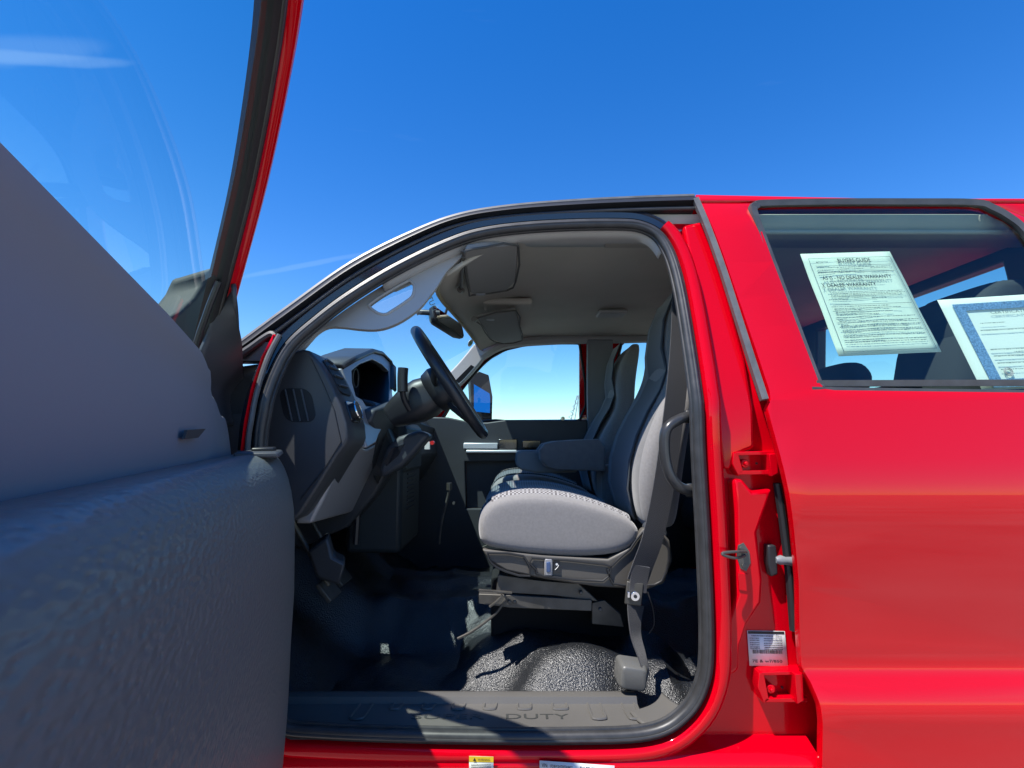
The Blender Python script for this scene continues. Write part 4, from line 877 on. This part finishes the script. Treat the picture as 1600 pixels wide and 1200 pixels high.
# ---- rear bench with headrests
bm = bmesh.new(); rings_loft(bm, [[V((x, y, z)) for x, z in ((1.0, .90), (.98, 1.0), (1.02, 1.08), (1.30, 1.06), (1.36, 1.30), (1.44, 1.60), (1.52, 1.63), (1.60, 1.60), (1.60, .90))] for y in (.16, .2, .8, 1.2, TW - .2, TW - .16)]); FABR = mat('rear_seat_fabric', (.05, .055, .065), .9, bump=(700, .5, .0008))
rb = obj('rear_bench', bm, FABR, ROOT, bevel=.03, seg=3)
def headrest(cx, y0, y1, z0, z1):
    bm = bmesh.new(); rings_loft(bm, [[V((x, y, z)) for x, y in rrect(cx - w, cx + w, y0 + i, y1 - i)] for z, w, i in ((z0, .05, .03), (z0 + .03, .065, .005), ((z0 + z1) / 2, .075, 0), (z1 - .04, .065, .01), (z1 - .01, .045, .03), (z1, .02, .07))])
    o = obj('headrest', bm, FABR, rb, sub=1); return o
headrest(1.42, .22, .50, 1.63, 1.86); headrest(1.45, .80, 1.10, 1.60, 1.74); headrest(1.45, 1.40, 1.68, 1.63, 1.84)
bm = bmesh.new(); rings_loft(bm, [[V((x, y, z)) for x, y in rrect(x0, x1, .20, .52)] for z, x0, x1 in ((1.4, 1.28, 1.55), (1.6, 1.31, 1.6), (1.78, 1.36, 1.62), (1.88, 1.44, 1.62), (1.90, 1.5, 1.6))]); obj('bolster', bm, FABR, rb, sub=1)

# ---- seat belt
def ribbon(bm, pts, w, th=.0015, dirs=None):
    n = len(pts); rows = []
    for i, p in enumerate(pts):
        t = (pts[min(i + 1, n - 1)] - pts[max(i - 1, 0)]).normalized(); d = dirs(i / (n - 1)) if dirs else V((1, 0, 0))
        a = (d - t * d.dot(t)).normalized() * w / 2 * 1.0; b = a.cross(t).normalized() * th
        rows.append([p - a - b, p + a - b, p + a + b, p - a + b])
    rings_loft(bm, rows)
bp_ = smoothpath([atY(a, b, y) for a, b, y in [(1066, 430, .22), (1064, 520, .21), (1058, 600, .20), (1047, 690, .20), (1035, 770, .20), (1020, 840, .20), (1004, 885, .205), (996, 908, .21)]], 6)
bm = bmesh.new(); ribbon(bm, bp_, .066, dirs=lambda t: V((1, .25, 0))); sb = obj('seat_belt', bm, BELT, ROOT)
bm = bmesh.new(); lw = smoothpath([atY(a, b, y) for a, b, y in [(993, 945, .21), (992, 968, .20), (994, 995, .19), (1003, 1025, .175), (1010, 1052, .165), (1010, 1062, .165)]], 6)
ribbon(bm, lw, .052, dirs=lambda t: V((1, .3 + t * 2.2, 0)), th=.002); obj('lower_strap', bm, BELT, sb)
bm = bmesh.new(); ribbon(bm, smoothpath([atY(a, b, y) for a, b, y in [(1002, 884, .203), (998, 905, .205), (996, 925, .205)]], 5), .05, th=.004, dirs=lambda t: V((1, .1, 0))); obj('stitched_fold', bm, BELT, sb)
bm = bmesh.new(); q = [tuple(atY(a, b, .20)) for a, b in [(980, 908), (1006, 912), (1002, 948), (976, 944)]]; plate(bm, [q], (0, .008, 0)); bk = obj('belt_anchor_plate', bm, DSTEEL, sb, bevel=.003)
bm = bmesh.new(); c = atY(992, 931, .195); cyl(bm, c, (0, 1, 0), .013, .012, 20); c2 = atY(982, 929, .195); box(bm, c2, (.007, .006, .016)); obj('anchor_bolt', bm, CHROME, sb, bevel=.001)
bm = bmesh.new(); cyl(bm, c - V((0, .006, 0)), (0, 1, 0), .005, .004, 12); obj('bolt_socket', bm, BLK, sb)
bm = bmesh.new(); c = atY(988, 1056, .16); rr = Matrix.Rotation(math.radians(8), 3, 'Y')
rings_loft(bm, [[c + rr @ V((a, dy, b)) for a, b in [(p[0] * s, p[1] * s) for p in rect2((0, 0), .078, .064, .012, 3)]] for dy, s in ((-.022, .7), (-.02, .86), (-.008, .97), (.02, 1.0), (.05, 1.0))]); obj('anchor_cover', bm, mat('anchor_grey', (.11, .11, .105), .4, bump=(500, .3, .0003)), sb, bevel=.003)
bm = bmesh.new(); tube(bm, smoothpath([atY(a, b, .24) for a, b in [(1012, 925), (1020, 950), (1022, 975), (1014, 990)]], 5), .0022, 6); obj('seat_wire', bm, BLK, ROOT)
# grab handle on the pillar
bm = bmesh.new(); gh = smoothpath([atY(a, b, y) for a, b, y in [(1084, 648, .05), (1062, 655, .03), (1043, 668, .02), (1038, 690, .02), (1040, 720, .02), (1048, 745, .02), (1064, 762, .03), (1086, 768, .05)]], 6); tube(bm, gh, .0135, 12, sx=1, sy=1.3)
obj('pillar_grab_handle', bm, mat('handle_black', (.035, .035, .036), .28), ROOT)
bm = bmesh.new(); 
for a, b in ((1078, 651), (1080, 766)): c = atY(a, b, .05); box(bm, c, (.03, .02, .035))
obj('handle_mount', bm, BLK, ROOT, bevel=.006)

# ------------------------------------------------------------------ the open driver door
FO = [(side(*p).x + .859, side(*p).z) for p in out_px]          # outer edge of the frame follows the pillar
fr_u = [q for q in FO if q[1] > 1.52]
lead = [(u, z) for u, z in fr_u]                                 # rising front edge
def zt(u):  # top edge of inner panel
    T_ = [(-.05, 1.452), (.05, 1.455), (.15, 1.458), (.30, 1.49), (.42, 1.528), (.55, 1.542), (.8, 1.547), (1.5, 1.55)]
    for (a, za), (b, zb_) in zip(T_, T_[1:]):
        if u <= b: t = max(0, (u - a) / (b - a)); t = t * t * (3 - 2 * t) if 0 < u < .5 else t; return za + (zb_ - za) * t
    return 1.55
UE = 1.40
def dgrid(name, fn, us, zs, m, parent, **kw):
    bm = bmesh.new(); grid(bm, fn, us, zs); return obj(name, bm, m, parent, **kw)
# outer skin
do = [(.0, .62), (.0, 1.47)] + [(u, z) for u, z in lead if u > 0.02] + [(1.30, 2.11), (UE - .02, 1.95), (UE, 1.5), (UE, .62)]
fwin = [(u + .008, z - .010) for u, z in lead if .10 < u < 1.02]
fwin = [(fwin[0][0] + .0, 1.50)] + fwin + [(1.24, 2.05), (1.33, 1.93), (1.345, 1.52)]
bm = bmesh.new()
plate(bm, [[(u, 0, z) for u, z in do], [(u, 0, z) for u, z in fwin]], None, lambda P: D(P.x, -.048 - (ysm(P.z) if P.z < 1.5 else 0) * 1.0, P.z), zcuts)
door = obj('driver_door', bm, RED, ROOT, solid=.008, soff=0, ang=30, label='open driver door')
# red hem + black inner seal along the frame
path = [(u, z) for u, z in lead if u > .08]
fr = smoothpath([V((u, 0, z)) for u, z in path] + [V((1.22, 0, 2.12)), V((1.33, 0, 2.03)), V((1.37, 0, 1.8)), V((1.375, 0, 1.52))], 5)
def off2(path, d):
    out = []; N = len(path)
    for i, p in enumerate(path):
        t = (path[min(i + 1, N - 1)] - path[max(i - 1, 0)]).normalized(); out.append(p + V((t.z, 0, -t.x)) * d)
    return out
def frame_strip(name, segs, m, **kw):
    bm = bmesh.new(); rows = []
    for d, v in segs: rows.append([D(p.x, v, p.z) for p in off2(fr, d)])
    rings_loft(bm, rows, False, False); return obj(name, bm, m, door, **kw)
frame_strip('frame_hem', [(.03, -.055), (.0, -.052), (-.004, -.03), (-.002, -.004), (.004, .0), (.010, -.002), (.014, -.008), (.016, -.019)], RED, ang=70)
frame_strip('frame_seal', [(.014, -.020), (.018, -.017), (.022, -.019), (.025, -.025), (.028, -.028), (.031, -.036), (.030, -.058)], BLK, ang=70)
bm = bmesh.new(); sweep(bm, [D(p.x, -.022, p.z) for p in off2(fr, .021)], circ(.004, 8), ref=DN); obj('frame_bulb', bm, RUB, door)
# glass
bm = bmesh.new(); plate(bm, [[(u, 0, z) for u, z in [(.20, 1.46)] + fwin[1:] ]], None, lambda P: D(P.x, -.032, P.z), [zcuts[i] for i in (31, 32, 33, 34, 35, 36, 37)]); obj('door_glass', bm, GDOOR, door)
# inner panel, upper part
def v_up(u, z):
    t = (zt(u) - z) / .17; e = max(0, 1 - u / .10) if u < .10 else 0
    return .055 + .03 * min(1, max(0, t)) ** .7 - .05 * e ** 2
us = [-.02, 0, .02, .04, .06, .09, .12] + frange(.16, UE, 40)
def upfn(u, s):
    z = zt(u) + (1.368 - zt(u)) * max(0, s); 
    if s < 0: return D(u, -.01 + .055 * (1 + s * 1.0) if u > .1 else v_up(u, zt(u)) - .03, zt(u) - DK * 0 + .004 * (1 + s))
    return D(u, v_up(u, z), z)
def upfn2(u, s):
    base = zt(u); top = D(u, v_up(u, base), base)
    if s == -2: return D(u, -.012, base - .01)
    if s == -1: return D(u, v_up(u, base) - .018, base + .003)
    return upfn(u, s)
dgrid('upper_trim', upfn2, us, [-2, -1, 0, .05, .12, .25, .4, .6, .8, 1], DUP, door, ang=60)
# lower moulded part: armrest, pocket
def vb(u):
    t = max(0, min(1, (1.3 - u) / 1.0)); t = t * t * (3 - 2 * t); b = .182 + .040 * t
    if u < .17: q = (.17 - u) / .13; b = .03 + (b - .03) * math.sqrt(max(0, 1 - min(1, q) ** 2.4))
    return b
lows = [(1.366, 'p', .0), (1.374, 'p', .012), (1.378, 'b', -.092), (1.376, 'b', -.078), (1.369, 'b', -.062), (1.357, 'b', -.048), (1.340, 'b', -.036), (1.316, 'b', -.025), (1.285, 'b', -.015), (1.245, 'b', -.007), (1.2, 'b', -.002), (1.1, 'b', .002), (1.0, 'b', .0), (.9, 'b', -.0), (.8, 'b', -.005), (.7, 'b', -.02), (.64, 'b', -.05), (.62, 'p', -.03)]
def lowfn(u, k):
    z, c, o = lows[int(k)]
    base = .085 - (.05 * max(0, 1 - u / .10) ** 2 if u < .10 else 0)
    return D(u, (base if c == 'p' else max(vb(u), base - .0)) + o if c == 'b' or 1 else 0, z) if c == 'p' else D(u, base + .014 + max(0, vb(u) - base - .014) * (1 + o * .85 / .125), z)
us2 = [.04, .045, .055, .07, .09, .11, .13, .15, .17, .2] + frange(.24, UE, 40)
dgrid('armrest_panel', lowfn, us2, range(len(lows)), DLO, door, ang=70)
# switch tray on armrest top
bm = bmesh.new(); c = [(duv(a, b, .16)) for a, b in ((322, 712), (446, 712))]
rings_loft(bm, [[D(u, v, z) for v, z in ((.12, 1.373), (.12, 1.382), (.185, 1.382), (.19, 1.373))] for u in (.20, .22, .50, .52)]); tr_ = obj('switch_tray', bm, CHAR, door, bevel=.003)
bm = bmesh.new(); rings_loft(bm, [[D(u, v, z) for v, z in ((.135, 1.381), (.135, 1.388), (.175, 1.389), (.175, 1.381))] for u in (.24, .25, .36, .37)]); obj('window_switch', bm, BLK, door, bevel=.003)
# small lock notch
u0, z0 = duv(300, 686, .088); bm = bmesh.new()
plate(bm, [[tuple(D(u, .0865, z)) for u, z in (duv(a, b, .0865) for a, b in [(288, 672), (318, 670), (306, 684), (284, 686)])]], tuple(DN * .003)); obj('lock_notch', bm, mat('notch_brown', (.05, .045, .04), .6), door)
# sail panel and glass run
bm = bmesh.new()
SL = [(356, 441, -.03), (336, 485, -.035), (320, 525, -.035), (308, 560, -.03), (316, 610, -.005), (328, 665, .03)]
SR = [(366, 443, -.01), (372, 480, .015), (375, 540, .03), (376, 590, .04), (376, 630, .045), (377, 665, .05)]
def duvp(q): u, z = duv(*q); return D(u, q[2], z)
A1 = smoothpath([duvp(q) for q in SL], 4); A2 = smoothpath([duvp(q) for q in SR], 4)
rings_loft(bm, [[a + (b - a) * t + DN * .012 * math.sin(t * math.pi) for a, b in zip(A1, A2)] for t in (0, .08, .3, .6, .9, 1)], False, False); obj('sail_panel', bm, CHAR, door, solid=.008, ang=60)
bm = bmesh.new(); sweep(bm, [D(u, -.035, z) for u, z in (duv(a, b, -.035) for a, b in [(342, 440), (328, 475), (312, 520), (300, 560)])], circ(.007, 8), ref=DN); obj('glass_run', bm, BLK, door)
# outer mirror seen through the glass
bm = bmesh.new(); mp_ = [duv(a, b, -.14) for a, b in [(262, 496), (285, 484), (308, 463), (326, 438), (336, 416), (346, 418), (330, 500), (300, 560), (262, 540)]]
plate(bm, [[tuple(D(u, -.14, z)) for u, z in mp_]], tuple(DN * -.10 + V((0, 0, -.05)))); obj('driver_mirror', bm, mat('mirror_shell', (.03, .045, .045), .75), door, bevel=.02, seg=3)
# closed rear edge of the door with its latch
bm = bmesh.new(); e_ = [(-.07, .64), (-.088, 1.0), (-.09, 1.25), (-.06, 1.45), (-.045, 1.55), (.045, 1.552), (.075, 1.46), (.086, 1.375), (.115, 1.37), (.155, 1.30), (.162, 1.1), (.155, .8), (.10, .65)]
plate(bm, [[tuple(D(UE - .012, v, z)) for v, z in e_]], tuple(DE * .010)); obj('door_end', bm, REDJ, door, bevel=.003)
bm = bmesh.new(); plate(bm, [[tuple(D(UE - .002, v, z)) for v, z in [(-.03, 1.02), (.03, 1.02), (.03, 1.12), (-.03, 1.12)]]], tuple(DE * .006)); obj('door_latch', bm, DSTEEL, door, bevel=.002)
# hinges and check strap
bm = bmesh.new()
for z in (.85, 1.25): cyl(bm, V((-.77, -.02, z)), (0, 0, 1), .012, .10, 12); box(bm, V((-.74, .0, z)), (.07, .03, .07))
obj('door_hinges', bm, REDJ, door, bevel=.003)

# ------------------------------------------------------------------ papers taped inside the rear glass
def glassq(px): return [side(a, b, .012) for a, b in px]
pc = glassq([(1250, 397), (1390, 393), (1471, 550), (1310, 557)])
pg_ = sheet('window_form', pc, PAPG, None, nx=10, ny=12, curl=lambda s, t: V((0, .002 * math.sin(s * 9 + t * 4) * math.sin(t * 7), 0)))
tag(pg_, 'buyers guide form, window glass tint in its colour, taped inside the rear side window', 'paper')
f = quadmap(pc, .0045); bm = bmesh.new()
words(bm, f, .36, .115, .042, 'BUYERS GUIDE', .36)
words(bm, f, .12, .285, .036, 'AS IS - NO DEALER WARRANTY', .74)
words(bm, f, .085, .365, .05, 'X', .03); words(bm, f, .14, .36, .036, 'DEALER WARRANTY', .52)
bars(bm, f, [(.10, .145, .92, .148), (.10, .21, .92, .214), (.12, .535, .93, .538)])
for t in (.065, .97): bars(bm, f, [(.05, t, .95, t + .003)])
bars(bm, f, [(.05, .065, .054, .97), (.946, .065, .95, .97)])
obj('bold_print', bm, INK, pg_, smooth=False)
bm = bmesh.new(); scribble(bm, f, .12, .25, .10, .012)
for s0, s1, t in ((.10, .9, .16), (.10, .28, .185), (.32, .45, .18), (.5, .6, .18), (.68, .92, .175), (.10, .5, .205), (.18, .76, .30), (.12, .3, .385), (.14, .9, .41), (.14, .92, .425), (.14, .88, .44), (.14, .6, .455), (.10, .3, .48), (.55, .7, .475), (.10, .7, .55), (.12, .8, .57), (.12, .4, .583), (.12, .7, .605), (.12, .55, .628), (.10, .9, .655), (.10, .2, .67), (.12, .92, .69), (.12, .8, .704), (.12, .92, .73), (.10, .8, .745), (.12, .9, .77), (.12, .92, .785), (.12, .3, .8), (.10, .92, .825), (.10, .5, .84), (.10, .92, .865), (.10, .9, .885)):
    scribble(bm, f, s0, s1, t, .008)
obj('fine_print', bm, FAINT, pg_, smooth=False)
pc = glassq([(1464, 469), (1700, 454), (1790, 600), (1534, 610)])
cur = lambda s, t: V((0, .0, 0)) + V((-.012 * max(0, t - .75) / .25, 0, 0)) * (1 - s)
ct = sheet('title_certificate', pc, PAPW, None, nx=10, ny=10)
tag(ct, 'cream certificate with a blue engraved border taped inside the rear side window', 'paper')
f = quadmap(pc, .0045); bm = bmesh.new()
a, b = .07, .16
for q in ((.07, .07, .95, .15), (.07, .15, .14, .90), (.88, .15, .95, .90), (.07, .90, .95, .985)): bars(bm, f, [q], 1)
obj('blue_border', bm, PBLU, ct, smooth=False)
bm = bmesh.new(); words(bm, f, .28, .205, .03, 'CERTIFICATE OF TITLE', .40)
for s0, s1, t in ((.48, .8, .23), (.5, .8, .26), (.18, .34, .30), (.16, .9, .38), (.5, .9, .43), (.56, .8, .47), (.5, .9, .50), (.16, .9, .59), (.3, .9, .62), (.16, .9, .66), (.4, .9, .69), (.16, .9, .735), (.35, .9, .77), (.16, .86, .80)): scribble(bm, f, s0, s1, t, .009, dens=.008)
for t in (.375, .585, .655, .73): bars(bm, f, [(.16, t, .87, t + .003)])
obj('printed_text', bm, FAINT, ct, smooth=False)
bm = bmesh.new(); P0 = f(.20, .83, 1.6); 
for r in (.011, .007): 
    tube(bm, [P0 + V((r * math.cos(t), yl(P0.z + r * math.sin(t)) - yl(P0.z), r * math.sin(t))) for t in [2 * math.pi * k / 20 for k in range(20)]], .0012, 6, True)
obj('round_seal', bm, FAINT, ct)

# ------------------------------------------------------------------ far lattice crane seen through the passenger window
cr_b = atY(886, 668, 160); cr_t = atY(903, 618, 160)
bm = bmesh.new(); n = 12; w = .9
for o in ((-w, 0), (w, 0)):
    tube(bm, [cr_b + V((o[0], 0, -6)), cr_t + V((o[0] * .3, 0, 0))], .16, 5)
for k in range(n):
    a = cr_b + (cr_t - cr_b) * k / n; b_ = cr_b + (cr_t - cr_b) * (k + 1) / n; s = 1 if k % 2 else -1
    tube(bm, [a + V((w * s * (1 - .7 * k / n), 0, 0)), b_ + V((-w * s * (1 - .7 * k / n), 0, 0))], .10, 5)
box(bm, (cr_b.x, 160, 2), (5, 3, 4)); tube(bm, [cr_t, cr_t + V((.3, 0, -9))], .07, 5)
crn = obj('lattice_crane', bm, mat('far_steel', (.35, .38, .4), .7), None); tag(crn, 'distant lattice crane boom seen low through the passenger window', 'crane')
